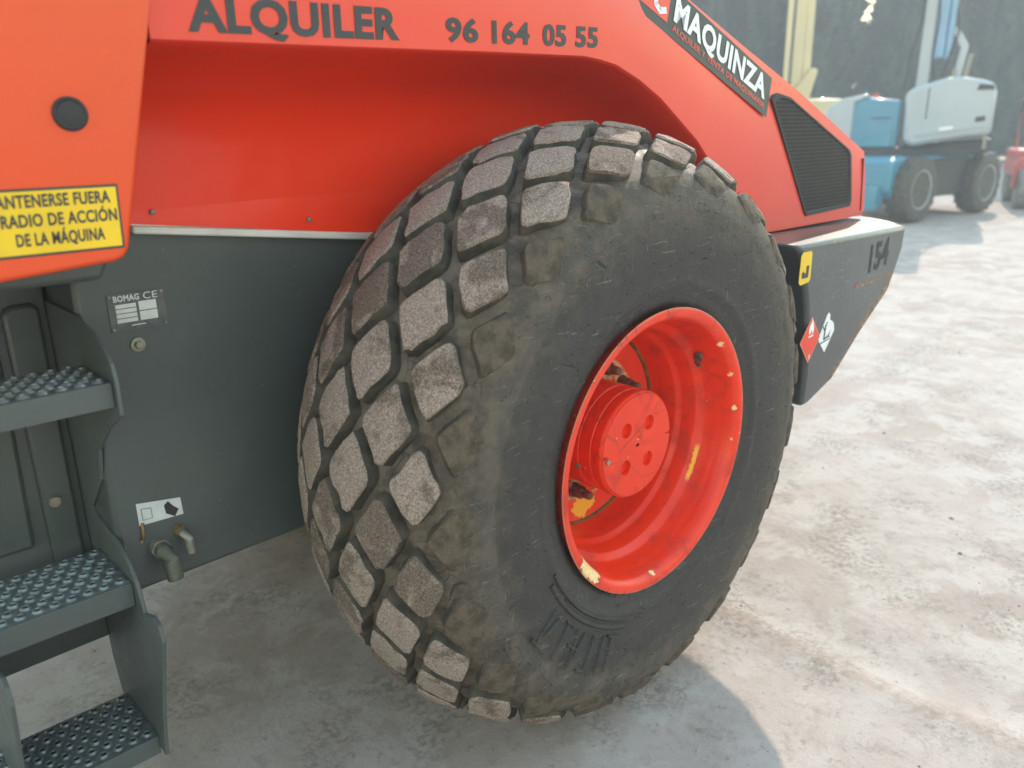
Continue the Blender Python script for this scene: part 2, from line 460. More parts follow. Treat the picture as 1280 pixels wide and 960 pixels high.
def text(name, txt, mat, parent, fn, w, h, bold=.02):
    """lays text in a w x h box (cap height h); fn(u, v) gives the place in 3-D"""
    V, F = text_mesh(txt, bold)
    x0 = min(v.x for v in V); x1 = max(v.x for v in V)
    V2 = [fn((v.x - x0) / (x1 - x0) * w, v.y / .70 * h) for v in V]
    o = mesh(name, V2, F, mat, parent, smooth=0)
    return o

# ------------------------------------------------------------------ ground
def grid_axis(lo, hi, step, far):
    a = []
    x = lo
    while x <= hi + 1e-6: a.append(x); x += step
    d = step
    b = []; x = a[-1]
    while x < far: d *= 1.22; x += d; b.append(x)
    c = []; x = lo; d = step
    while x > -far: d *= 1.22; x -= d; c.append(x)
    return c[::-1] + a + b
gx = grid_axis(-2.2, 5.0, .05, 480); gy = grid_axis(-2.4, 4.0, .05, 480)
def gz(x, y):
    z = noise.noise((x * .9, y * .9, 3)) * .012 + noise.noise((x * 4, y * 4, 8)) * .005 + noise.noise((x * 13, y * 13, 1)) * .0025
    # shallow wheel rut running off to the right of the tyre
    if y < .2:
        rx = .575 + .03 * math.sin(y * 3)
        d = (x - rx) / .055
        z += (.012 * math.exp(-d * d) - .010 * math.exp(-((x - rx - .16) / .10) ** 2)) * min(1, (.2 - y) / .4)
    r = math.hypot(x, y)
    k = min(1, max(0, (r - .25) / .5))
    z *= k
    if abs(x) > 30 or abs(y) > 30: z *= 0
    return z - .004
V = [(x, y, gz(x, y)) for y in gy for x in gx]
n = len(gx)
F = [(j * n + i, j * n + i + 1, (j + 1) * n + i + 1, (j + 1) * n + i) for j in range(len(gy) - 1) for i in range(n - 1)]
tag(mesh('ground', V, F, M_GROUND, smooth=60), kind='structure')

# loose grit and small stones
mb = MB(); made = 0
while made < 1500:
    x, y = random.uniform(-1.6, 5), random.uniform(-1.5, 2.8)
    if noise.noise((x * 1.7, y * 1.7, 5)) + .5 * noise.noise((x * 6, y * 6, 2)) < random.uniform(-.1, .75): continue
    made += 1
    r = random.choice((.0012, .0015, .002, .002, .003, .003, .004, .006)) * random.uniform(.7, 1.3)
    if random.random() < .012: r = random.uniform(.009, .014)
    z = gz(x, y)
    k = [Vector((x + r * math.cos(t) * random.uniform(.6, 1.4), y + r * math.sin(t) * random.uniform(.6, 1.4), z - .001)) for t in (0, 1.26, 2.5, 3.8, 5.0)]
    mb.add(k + [Vector((x + r * .2, y, z + r * random.uniform(.5, .9)))], [(i_, (i_ + 1) % 5, 5) for i_ in range(5)])
tag(mb.build('loose_grit', plain('grit_stone', (.27, .235, .205), .9, var=.4, scale=25), smooth=0), kind='stuff')

# ------------------------------------------------------------------ the compactor
ROOT = thing('road_roller', 'red and dark grey articulated road roller with huge diamond-tread tyre and boarding ladder', 'road roller')

# ---- tyre
ZC = .785
PROF = [(0, .800), (.04, .798), (.075, .7925), (.115, .782), (.15, .770), (.185, .755), (.217, .737), (.245, .715), (.268, .690), (.284, .655),
        (.292, .615), (.295, .575), (.295, .53), (.291, .48), (.285, .43), (.277, .395), (.270, .372)]
def spline(P, per=8):
    out = []
    for i in range(len(P) - 1):
        p0, p1, p2, p3 = (Vector(P[max(0, min(len(P) - 1, i + k))]) for k in (-1, 0, 1, 2))
        if i == 0: p0 = Vector((-P[1][0], P[1][1]))
        for k in range(per):
            t = k / per
            out.append(.5 * ((2 * p1) + (p2 - p0) * t + (2 * p0 - 5 * p1 + 4 * p2 - p3) * t * t + (3 * p1 - p0 - 3 * p2 + p3) * t ** 3))
    out.append(Vector(P[-1]))
    return out
CUR = spline(PROF)
ARC = [0]
for i in range(1, len(CUR)): ARC.append(ARC[-1] + (CUR[i] - CUR[i - 1]).length)
def at_s(s):
    sg = -1 if s < 0 else 1
    s = min(abs(s), ARC[-1] - 1e-5)
    i = next(k for k in range(len(ARC) - 1) if ARC[k + 1] >= s)
    t = (s - ARC[i]) / (ARC[i + 1] - ARC[i])
    p = CUR[i].lerp(CUR[i + 1], t); d = (CUR[i + 1] - CUR[i]).normalized()
    nrm = Vector((-d.y, d.x))
    if nrm.y < 0 and nrm.x < 0: nrm = -nrm
    nrm = Vector((abs(d.y), d.x if False else -d.x * (-1 if d.x < 0 else 1) if False else 0)) if False else Vector((-d.y, d.x))
    return sg * p.x, p.y, sg * nrm.x, nrm.y
def lug_h(s):
    s = abs(s)
    pts = [(0, .037), (.20, .036), (.255, .028), (.30, .0120), (.345, .0045), (.37, .0015), (.40, 0), (9, 0)]
    for (a, h0), (b, h1) in zip(pts, pts[1:]):
        if s <= b: return h0 + (h1 - h0) * (s - a) / (b - a)
def s_of_a(a):
    return next(ARC[i] for i in range(len(CUR)) if CUR[i].x >= a)
def ring_prof():
    out = []
    smax = ARC[-1]
    m = 46
    for i in range(-m, m + 1):
        s = smax * i / m
        y, r, ny, nr = at_s(s)
        h = lug_h(s)
        # mouldings of the flank: a stepped panel line and bead rings
        for (rc, w_, dz) in ((.425, .006, .004), (.405, .005, -.003)):
            h -= dz * math.exp(-((r - rc) / w_) ** 2) if abs(s) > .3 else 0
        if abs(s) > .3 and r < .596: h += .0045
        out.append((y - ny * h, r - nr * h))
    return out
prof = ring_prof()
# the flank's step needs a crisp edge: insert doubled rings is not needed at this size
prof = [(-.235, .345)] + prof + [(.235, .345)]
NA = 168
mb = MB(); V = []
for a, r in prof:
    for j in range(NA):
        t = 2 * math.pi * j / NA
        z = r * math.sin(t)
        V.append((r * math.cos(t), a, max(z, -ZC + .002)))
m = len(prof)
F = [(i * NA + j, i * NA + (j + 1) % NA, (i + 1) * NA + (j + 1) % NA, (i + 1) * NA + j) for i in range(m - 1) for j in range(NA)]
TYRE = mesh('tyre', V, F, M_TYRE, ROOT, smooth=40, loc=(0, 0, ZC))

# ---- lugs: 11 rows of 21 worn diamonds
NL = 21
PITCH = 2 * math.pi / NL
PHI0 = R(136.35)
ROWS = [(-.268, 1), (-.217, 0), (-.150, 1), (-.075, 0), (0, 1), (.075, 0), (.150, 1), (.217, 0), (.268, 1)]
def lug_mesh(srow, seed, hw, hh):
    rnd = random.Random(seed)
    # rounded rhombus outline in (angle, arc length)
    cor = [Vector((hw, 0)), Vector((0, hh)), Vector((-hw, 0)), Vector((0, -hh))]
    out = []
    for i in range(4):
        p, c, q = cor[i - 1], cor[i], cor[(i + 1) % 4]
        k = .14 + rnd.uniform(-.02, .05)
        a, b = c.lerp(p, k), c.lerp(q, k)
        nx_ = q.lerp(c, k)
        out += [a, (a + b) * .31 + c * .38, b, b.lerp(nx_, .3), b.lerp(nx_, .7)]
    out = [o * (1 - (rnd.uniform(.03, .09) if rnd.random() < .16 else 0)) + Vector((rnd.gauss(0, hw * .014), rnd.gauss(0, hh * .014))) for o in out]
    n = len(out)
    top = .0 + rnd.uniform(-.003, .0015)
    def P(u, s, h):
        y, r, ny, nr = at_s(srow + s)
        y += ny * h; r += nr * h
        return (r * math.cos(u), y, r * math.sin(u))
    V = []; F = []; mi = []
    for kk, hgt in ((1.13, None), (1.015, -.005), (.955, -.0005), (.55, 0)):
        for o in out:
            o2 = o * kk
            hb = -lug_h(srow + o2.y) - .004 if hgt is None else hgt + top
            if hgt is not None and kk < 1.2: hb += rnd.gauss(0, .0009)
            V.append(P(o2.x, o2.y, hb))
    V.append(P(0, 0, top + rnd.gauss(0, .001)))
    for g in range(3):
        for j in range(n):
            F.append((g * n + j, g * n + (j + 1) % n, (g + 1) * n + (j + 1) % n, (g + 1) * n + j)); mi.append(1 if g == 0 else 0)
    for j in range(n):
        F.append((3 * n + j, 3 * n + (j + 1) % n, 4 * n)); mi.append(0)
    me = bpy.data.meshes.new('lug')
    me.from_pydata(V, [], F)
    bm = bmesh.new(); bm.from_mesh(me); bmesh.ops.recalc_face_normals(bm, faces=bm.faces)
    cen = Vector(P(0, 0, -.05))
    f = bm.faces[len(bm.faces) - 1] if False else None
    bm.faces.ensure_lookup_table()
    if bm.faces[-1].normal.dot(Vector(P(0, 0, 0)) - cen) < 0: bmesh.ops.reverse_faces(bm, faces=bm.faces)
    bm.to_mesh(me); bm.free()
    me.materials.append(M_LTOP if abs(srow) < .30 else M_LMUD); me.materials.append(M_LSIDE)
    me.polygons.foreach_set('material_index', mi)
    me.polygons.foreach_set('use_smooth', [True] * len(F))
    me.set_sharp_from_angle(angle=R(38))
    return me
for ri, (a, par) in enumerate(ROWS):
    srow = math.copysign(s_of_a(abs(a)), a) if a else 0
    if abs(a) > .28: srow = math.copysign(.372, a)
    elif abs(a) > .26: srow = math.copysign(.315, a)
    sc = 1.0 if abs(a) < .25 else .93
    vs = [lug_mesh(srow, 100 * ri + k, PITCH / 2 * .775 * sc, .0600 * sc) for k in range(8)]
    for j in range(NL):
        o = bpy.data.objects.new('lug', vs[random.randrange(8)])
        COL.objects.link(o)
        o.parent = TYRE
        phi = PHI0 + (j + par * .5) * PITCH
        o.rotation_euler = (0, -phi, 0)

# ---- rubber hairs left by the mould
mb = MB()
for i in range(900):
    s = random.choice((-1, -1, -1, -1, 1)) * random.uniform(.27, ARC[-1] - .02)
    u = random.uniform(0, 2 * math.pi)
    y, r, ny, nr = at_s(s)
    h = lug_h(s); y -= ny * h; r -= nr * h
    p = Vector((r * math.cos(u), y, r * math.sin(u)))
    if p.z < -.75: continue
    d = Vector((nr * math.cos(u), ny, nr * math.sin(u)))
    t = Vector((-math.sin(u), 0, math.cos(u)))
    L = random.uniform(.006, .018)
    d = (d + t * random.uniform(-1.6, 1.6) + Vector((random.uniform(-.9, .9), 0, random.uniform(-.9, .9)))).normalized()
    b = d.cross(t).normalized(); w = .0009
    mb.add([p + t * w, p - t * w * .5 + b * w, p - t * w * .5 - b * w, p + d * L], [(0, 1, 3), (1, 2, 3), (2, 0, 3)])
for i in range(64):
    u = random.uniform(0, 2 * math.pi); r = random.uniform(.372, .381)
    p = Vector((r * math.cos(u), -.2825, r * math.sin(u))); t = Vector((-math.sin(u), 0, math.cos(u))); e = Vector((math.cos(u), 0, math.sin(u)))
    d = (e * random.choice((-1, -1, 1)) + t * random.uniform(-.5, .5) + Vector((0, -random.uniform(.05, .3), 0))).normalized()
    w = .0009; L = random.uniform(.010, .022)
    mb.add([p + t * w, p - t * w + Vector((0, -w, 0)), p - t * w + Vector((0, w, 0)), p + d * L], [(0, 1, 3), (1, 2, 3), (2, 0, 3)])
hr = mb.build('rubber_hair', M_HAIR, TYRE, smooth=0); tag(hr, kind='stuff')

# ---- raised mouldings on the flank: two curved ribs and worn raised strokes
def flank(r, t, out):
    i = min(range(len(CUR)), key=lambda k: abs(CUR[k].y - r) + (9 if ARC[k] < .3 else 0))
    y, rr_, ny, nr = at_s(-ARC[i])
    return Vector(((r + nr * out) * math.cos(t), y + ny * (out), (r + nr * out) * math.sin(t)))
def rib(r, t0, t1, w, h, n=26):
    mb_ = MB()
    V = []
    for i in range(n + 1):
        t = t0 + (t1 - t0) * i / n
        V += [flank(r - w, t, -.006), flank(r - w * .45, t, h), flank(r + w * .45, t, h), flank(r + w, t, -.006)]
    F = [(i * 4 + k, i * 4 + k + 1, i * 4 + 5 + k, i * 4 + 4 + k) for i in range(n) for k in range(3)]
    F += [(0, 1, 2, 3), (4 * n + 3, 4 * n + 2, 4 * n + 1, 4 * n)]
    return V, F
mr = MB()
mr.add(*rib(.452, R(206), R(252), .009, .0012))
mr.add(*rib(.432, R(204), R(256), .007, .0010))
mr.build('raised_rib', M_TYRE, TYRE, smooth=40)
ms = MB()
def stroke(t, ra, rb, w, skew=0.):
    V = []
    for k in range(7):
        q = k / 6; r = ra + (rb - ra) * q; tt = t + skew * q
        V += [flank(r, tt - w / r, -.006), flank(r, tt - w * .5 / r, .0006), flank(r, tt + w * .5 / r, .0006), flank(r, tt + w / r, -.006)]
    F = [(i * 4 + k, i * 4 + k + 1, i * 4 + 5 + k, i * 4 + 4 + k) for i in range(6) for k in range(3)] + [(0, 1, 2, 3), (27, 26, 25, 24)]
    ms.add(V, F)
for t_, sk in ((214, 0), (217.5, -.06), (222.5, .0), (228, .04), (232, -.04), (237, 0), (242, 0), (246, .0)):
    stroke(R(t_), .475, .565, .0045, sk)
for t0_, r_ in ((212, .565), (221, .475), (226, .52), (234, .565), (244, .475)):
    ms.add(*rib(r_, R(t0_), R(t0_ + 5), .005, .0006, 6))
tag(ms.build('worn_raised_lettering', M_TYRE, TYRE, smooth=40), kind='stuff')

# ---- the wheel on the other side of the axle
FARW = MB().lathe([(-.26, .36), (-.29, .45), (-.293, .60), (-.268, .69), (-.217, .735), (-.10, .785), (.10, .785), (.217, .735), (.268, .69), (.293, .60), (.29, .45), (.26, .36)], 72, close=True).build('tyre', M_TYRE, ROOT, smooth=35, loc=(0, 1.52, ZC))
# ---- rim, wheel disc, hub, bolts
rp = [(-.232, .345), (-.262, .352), (-.276, .366), (-.279, .369), (-.2805, .366), (-.2795, .352), (-.274, .343), (-.262, .335), (-.236, .332), (-.230, .330), (-.215, .326), (-.190, .321), (-.182, .317), (-.172, .304), (-.166, .301),
      (-.130, .296), (-.124, .294), (-.116, .285), (-.110, .282), (-.070, .279), (-.042, .276), (-.032, .270), (-.028, .262), (-.028, .10), (.02, .10), (.02, .30), (-.1, .335)]
RIM = MB().lathe(rp, 120, close=True).build('rim', M_RIM, ROOT, smooth=62, loc=(0, 0, ZC))
MB().lathe([(-.0285 + -.002 + .0068 * math.sin(2 * math.pi * k / 8), .2715 + .0068 * math.cos(2 * math.pi * k / 8)) for k in range(8)], 96, close=True).build('weld_seam', M_SEAL, RIM, smooth=60)
# hub drum with a shallow grooved cover and four dimples (ring mesh with real sockets)
HUB_Y = -.197
def hub_cover():
    bm = bmesh.new()
    mb_ = MB().lathe([(-.02, .1425), (-.150, .1425), (-.1535, .1385), (-.1565, .1385), (-.160, .1425), (-.188, .1425), (HUB_Y + .003, .1395), (HUB_Y, .136), (HUB_Y, .125)], 96)
    return mb_
MB().lathe([(-.02, .1425), (-.120, .1425), (-.122, .1395), (-.126, .1395), (-.128, .1425), (-.160, .1425), (-.162, .1400), (-.168, .1400), (-.170, .1432), (-.190, .1432), (HUB_Y + .002, .1405), (HUB_Y + .0005, .137), (HUB_Y + .0005, .128), (HUB_Y + .045, .126), (HUB_Y + .045, .02)], 96
           ).build('hub_drum', M_RIM, RIM, smooth=28)
# cover plate with four through holes, made as a grid of quads round each hole
def cover_plate():
    n = 24
    holes = [(.068 * math.cos(R(a)), .068 * math.sin(R(a))) for a in (48, 132, 228, 312)]
    hr_ = .0200
    V = []; F = []
    # outer disc split into four quadrants, each a ring from the hole to the quadrant outline
    for q in range(4):
        cx, cz = holes[q]
        a0 = q * math.pi / 2
        ring1, ring2 = [], []
        N = 40
        for k in range(N):
            t = 2 * math.pi * k / N
            d = Vector((math.cos(t), math.sin(t)))
            # march to the quadrant's outline
            lo = 0; hi = .3
            for _ in range(30):
                mid_ = (lo + hi) / 2
                p = Vector((cx, cz)) + d * mid_
                e1 = Vector((math.cos(a0), math.sin(a0))); e2 = Vector((-math.sin(a0), math.cos(a0)))
                ok = p.length < .1365 and p.dot(e1) > 0 and p.dot(e2) > 0
                lo, hi = (mid_, hi) if ok else (lo, mid_)
            ring1.append((cx + d.x * hr_, cz + d.y * hr_)); ring2.append(((cx + d.x * lo), (cz + d.y * lo)))
        k0 = len(V)
        yf = HUB_Y - .0025
        V += [(x, yf, z) for x, z in ring2] + [(x, yf, z) for x, z in ring1] + [(cx + (x - cx) * .96, yf + .0015, cz + (z - cz) * .96) for x, z in ring1] + [(cx + (x - cx) * .93, yf + .013, cz + (z - cz) * .93) for x, z in ring1] + [(cx, yf + .016, cz)]
        for g in range(3):
            F += [(k0 + g * N + j, k0 + g * N + (j + 1) % N, k0 + (g + 1) * N + (j + 1) % N, k0 + (g + 1) * N + j) for j in range(N)]
        F += [(k0 + 3 * N + j, k0 + 3 * N + (j + 1) % N, k0 + 4 * N) for j in range(N)]
    # rim of the plate
    k0 = len(V)
    for j in range(96):
        t = 2 * math.pi * j / 96
        V += [(.1365 * math.cos(t), HUB_Y - .0025, .1365 * math.sin(t)), (.1385 * math.cos(t), HUB_Y + .001, .1385 * math.sin(t))]
    F += [(k0 + 2 * j, k0 + 2 * ((j + 1) % 96), k0 + 2 * ((j + 1) % 96) + 1, k0 + 2 * j + 1) for j in range(96)]
    return V, F
mesh('hub_cover', *cover_plate(), M_RIM, RIM, smooth=30)
# small plugs and screws on the hub
for (t, y) in ((R(186), -.085), (R(196), -.12)):
    p = Vector((.1425 * math.cos(t), y, .1425 * math.sin(t))); d = Vector((math.cos(t), 0, math.sin(t)))
    MB().tube([p - d * .002, p + d * .004], .008, 10).build('plug_screw', M_STEEL, RIM, smooth=40)
p = Vector((-.118, HUB_Y - .003, -.012)); MB().tube([p, p + Vector((0, -.004, 0))], .007, 10).build('plug_screw', M_STEEL, RIM, smooth=40)
# wheel bolts: hexagon nut, collar and stud end
def bolt_me():
    mb_ = MB()
    mb_.lathe([(0, .021), (-.007, .0215), (-.007, .0185)], 14)
    mb_.lathe([(-.007, .0178), (-.034, .0178), (-.038, .0150), (-.038, .005)], 6)
    mb_.lathe([(-.034, .0120), (-.060, .0115), (-.064, .0090), (-.064, .001)], 12)
    return mb_
b0 = None
for k in range(10):
    t = R(36 * k)
    if b0 is None:
        b0 = bolt_me().build('wheel_bolt', M_NUT, RIM, smooth=30); o = b0
    else:
        o = b0.copy(); COL.objects.link(o); o.parent = RIM
    o.location = (.172 * math.cos(t), -.028, .172 * math.sin(t)); o.rotation_euler = (0, random.uniform(0, 1), 0)
# tyre valve
t = R(36)
d = Vector((math.cos(t), 0, math.sin(t))); p = d * .317 + Vector((0, -.2, 0))
vs = MB().tube([p + d * .004, p - d * .010], .013, 12).tube([p - d * .010, p - d * .022 + Vector((0, -.004, 0)), p - d * .034 + Vector((0, -.022, 0))], [.0065, .006, .0055], 10)
vs.build('valve_stem', M_NUT, RIM, smooth=40)

# ---- axle and chassis
MB().lathe([(-.02, .11), (.25, .16), (.40, .17), (1.15, .17), (1.3, .16), (1.5, .11)], 32, c=(0, 0, ZC)).build('axle', M_GREY, ROOT, smooth=35)
PY = .31
ch = MB().xz([(-1.118, .606), (-.3, .618), (.62, .62), (.75, .80), (.86, 1.23), (-.30, 1.318), (-.46, 1.327), (-.985, 1.392), (-1.118, 1.40)], PY, 1.21)
CH = ch.build('chassis', M_GREY, ROOT, bevel=.012, smooth=30)
# ladder bay to the left of the ladder's side plate: back wall with a lid and a slanting seam
BAYY = .50
bay = MB().xz([(-1.60, .41), (-1.122, .416), (-1.122, 1.40), (-1.60, 1.40)], BAYY, 1.50)  # unseen depth past the chassis, added to keep sun off the ground
BAY = bay.build('ladder_bay', M_GREY, ROOT, bevel=.006)
MB().xz([(-1.60, .70), (-1.235, .70), (-1.225, 1.10), (-1.225, 1.31), (-1.235, 1.33), (-1.60, 1.335)], BAYY - .012, BAYY + .01).build('bay_lid', M_GREY, BAY, bevel=.01)
MB().xz([(-1.205, .52), (-1.145, .52), (-1.14, 1.22), (-1.15, 1.235), (-1.195, 1.235), (-1.21, 1.22)], BAYY - .018, BAYY + .01).build('bay_rib', M_GREY, BAY, bevel=.008)
MB().tube([(-1.185, BAYY - .028, .80), (-1.185, BAYY - .008, .80)], .012, 14).build('bolt', M_STEEL, BAY, smooth=40)
MB().xz([(-1.60, 1.333), (-1.13, 1.333), (-1.10, 1.40), (-1.60, 1.40)], .06, BAYY).build('cab_floor', M_GREY, ROOT, bevel=.01)

# ---- ladder
PX = -1.12
plate_poly = [(.31, 1.235), (.20, 1.216), (.15, 1.195), (.125, 1.172), (.113, 1.14), (.115, 1.075), (.20, 1.03), (.30, .955), (.325, .88), (.41, .80), (.43, .783), (.41, .772), (.34, .757),
              (.286, .745), (.235, .722), (.205, .69), (.186, .625), (.128, .645), (.105, .635), (.095, .60), (.175, .38), (.195, .305), (.205, .255), (.47, .262), (.50, .36), (.52, .60), (.52, 1.235)]
LAD = bpy.data.objects.new('ladder', None); COL.objects.link(LAD); LAD.parent = ROOT
LW = -1.74
MB().yz(plate_poly, PX - .005, PX + .003).build('side_plate', M_STEP, LAD, bevel=.0015, smooth=25)
MB().yz([p for p in plate_poly if p[1] < .66], -1.392, -1.384).build('side_plate', M_STEP, LAD, bevel=.0015, smooth=25)
def step(zt, y0, y1, x0, x1, hgt, name='step'):
    # tread plate with raised, open-centred grip pips and a folded front lip
    o = MB().xz([(x0, zt), (x1, zt), (x1, zt - .006), (x0, zt - .006)], y0 + .004, y1).build(name, M_STEP2, LAD, smooth=25)
    MB().xz([(x0, zt + .0015), (x1, zt + .0015), (x1, zt - hgt), (x0, zt - hgt)], y0, y0 + .0045).build('step_lip', M_STEP, o, bevel=.0015, smooth=25)
    mb_ = MB(); holes = MB()
    nx = int((x1 - x0) / .030); ny_ = int((y1 - y0) / .026)
    for j in range(ny_):
        for i in range(nx):
            x = x0 + (i + .5 + .5 * (j % 2)) * (x1 - x0) / nx; y = y0 + .012 + (j + .5) * (y1 - y0 - .014) / ny_
            if x > x1 - .01: continue
            nn = 9
            V = []
            for rr_, hz in ((.0125, 0.), (.0092, .0045), (.0070, .0045), (.0060, .0005)):
                V += [(x + rr_ * math.cos(2 * math.pi * k / nn), y + rr_ * math.sin(2 * math.pi * k / nn), zt + hz) for k in range(nn)]
            F = [(g * nn + k, g * nn + (k + 1) % nn, (g + 1) * nn + (k + 1) % nn, (g + 1) * nn + k) for g in range(3) for k in range(nn)]
            mb_.add(V, F)
            holes.add([(x + .0061 * math.cos(2 * math.pi * k / nn), y + .0061 * math.sin(2 * math.pi * k / nn), zt + .0007) for k in range(nn)], [tuple(range(nn))])
    tag(mb_.build('grip_pip', M_STEP2, o, smooth=50), kind='stuff')
    tag(holes.build('grip_hole_shade', M_INNER, o, smooth=0), kind='stuff')  # flat dark discs painting the shade in the holes
    return o
step(1.135, .130, .300, LW, PX - .006, .046)
step(.680, .225, .430, LW, PX - .006, .052)
step(.290, .232, .435, LW, PX - .006, .045)

# ---- hood
TRI = [((-1.02, 1.708), (-1.02, 1.845), (-1.02, 2.12)), ((-.6, 1.717), (-.6, 1.845), (-.6, 2.12)), ((-.3, 1.724), (-.3, 1.843), (-.3, 2.10)), ((0, 1.729), (0, 1.836), (0, 2.055)),
       ((.06, 1.7235), (.066, 1.830), (.07, 2.035)), ((.12, 1.714), (.129, 1.822), (.14, 2.01)), ((.216, 1.681), (.25, 1.785), (.30, 1.955)), ((.31, 1.637), (.35, 1.745), (.47, 1.892)), ((.399, 1.582), (.46, 1.70), (.60, 1.842)), ((.49, 1.525), (.57, 1.655), (.75, 1.784)),
       ((.57, 1.458), (.68, 1.60), (.90, 1.728)), ((.66, 1.372), (.80, 1.545), (1.05, 1.672)), ((.73, 1.29), (.92, 1.49), (1.2, 1.616)), ((.765, 1.237), (1.02, 1.44), (1.32, 1.571)),
       ((1.0, 1.230), (1.2, 1.40), (1.42, 1.533)), ((1.3, 1.232), (1.4, 1.36), (1.52, 1.495)), ((1.645, 1.237), (1.625, 1.36), (1.60, 1.465))]
V = []; F = []
YM = 1.52   # mirrored about the machine's middle
cols = len(TRI)
def hood_rows(b, c, t):
    q = .006 + .034 * max(0, min(1, (1.05 - t[0]) / .7))
    # from the lip up to the middle of the top
    return [(b[0], 0, b[1]), ((b[0] + c[0]) / 2, 0, (b[1] + c[1]) / 2), (c[0], 0, c[1]), (c[0] * .5 + t[0] * .5, q * .3, c[1] * .5 + t[1] * .5), (t[0], q, t[1]), (t[0] + .006, q + .02, t[1] + .010), (t[0] + .006, q + .06, t[1] + .016), (t[0], .5 * YM, t[1] + .03)]
rows = [hood_rows(*q) for q in TRI]
k = len(rows[0])
for q in rows: V += q
for i in range(cols - 1):
    for j in range(k - 1):
        F.append((i * k + j, (i + 1) * k + j, (i + 1) * k + j + 1, i * k + j + 1))
# far half
off = len(V)
for q in rows: V += [(x, YM - y, z) for x, y, z in q]
for i in range(cols - 1):
    for j in range(k - 1):
        F.append((off + i * k + j, off + i * k + j + 1, off + (i + 1) * k + j + 1, off + (i + 1) * k + j))
# rear and front faces
def endf(i):
    a = [i * k + j for j in range(k)] + [off + i * k + j for j in range(k - 1, -1, -1)]
    return tuple(a)
F.append(endf(0)); F.append(endf(cols - 1))
# inner lip: from the edge in to the recess
def lipn(i):
    b0_ = Vector(TRI[max(i - 1, 0)][0]); b1_ = Vector(TRI[min(i + 1, 13)][0])
    d = (b1_ - b0_).normalized(); nn = Vector((-d.y, d.x))
    return nn if nn.y < 0 else -nn
lip = []
for i in range(14):
    b = Vector(TRI[i][0]); nn = lipn(i)
    lip.append([(b.x + nn.x * o_, y, b.y + nn.y * o_) for y, o_ in ((.0, 0), (.004, .004), (.010, .006), (.09, .010), (.17, .026), (.24, .062), (.280, .108), (.300, .18), (.3085, .29))])
o0 = len(V); kl = 9; f_lip = len(F)
for q in lip: V += q
for i in range(13):
    for j in range(kl - 1):
        F.append((o0 + i * kl + j, o0 + i * kl + j + 1, o0 + (i + 1) * kl + j + 1, o0 + (i + 1) * kl + j))
HOOD = mesh('engine_hood', V, F, [M_HOOD, M_RED], ROOT, smooth=32)
for i in range(13):                       # the inside of the arch takes the brightened red, offsetting its shade
    for j in range(2, kl - 1):
        HOOD.data.polygons[f_lip + i * (kl - 1) + j].material_index = 1
# bottom lip behind the arch
MB().box(.775, 1.63, .002, YM - .002, 1.224, 1.2345).build('hood_sill', M_HOOD, HOOD, smooth=0)
bvh = BVHTree.FromPolygons([Vector(v) for v in V], F)
def on_hood(x, z, eps=.0015):
    h = bvh.ray_cast(Vector((x, -1, z)), Vector((0, 1, 0)))
    y = h[0].y if h[0] is not None else .02
    return Vector((x, y - eps, z))
# recessed panel inside the arch
rec = [(TRI[i][0][0] + lipn(i).x * .13, TRI[i][0][1] + lipn(i).y * .13) for i in range(14)]
rec = rec[:13] + [(.72, 1.23), (-.30, 1.316), (-.46, 1.330), (-.985, 1.395), (-1.10, 1.405), (-1.10, 1.575)]
REC = MB().xz(rec, .3095, .345).build('wheel_arch_panel', M_RED, ROOT, smooth=30)
MB().xz([(-.660, 1.632), (-.512, 1.648), (-.500, 1.630), (-.607, 1.590)], .3035, .312).build('bracket_plate', M_RED, REC, bevel=.002)
for (x, z) in ((-.512, 1.634), (-.640, 1.628), (-.947, 1.416), (-.599, 1.372), (-.80, 1.52)):
    MB().lathe([(.310, .0055), (.3025, .0055), (.3010, .003)], 10, c=(x, 0, z)).build('rivet', M_STEEL, REC, smooth=40)
# pale edging strip between hood and chassis
MB().xz([(-.995, 1.394), (-.46, 1.330), (-.25, 1.313), (.1, 1.29), (.1, 1.277), (-.25, 1.299), (-.46, 1.313), (-.995, 1.378)], .290, .312).build('edging_strip', M_TRIM, ROOT, bevel=.004)
# crease bead along the shoulder
# print: hire firm's lettering
text('lettering', 'ALQUILER', M_DARK, HOOD, lambda u, v: on_hood(-.958 + u, 1.725 + .0245 * u + v), .418, .052, .04)
for s_, x_, w_ in (('96', -.424, .088), ('164', -.297, .112), ('05', -.143, .078), ('55', -.033, .080)):
    text('lettering', s_, M_DARK, HOOD, lambda u, v: on_hood(x_ + u, 1.739 + .0245 * (x_ + .424 + u) + v), w_, .0425, .035)
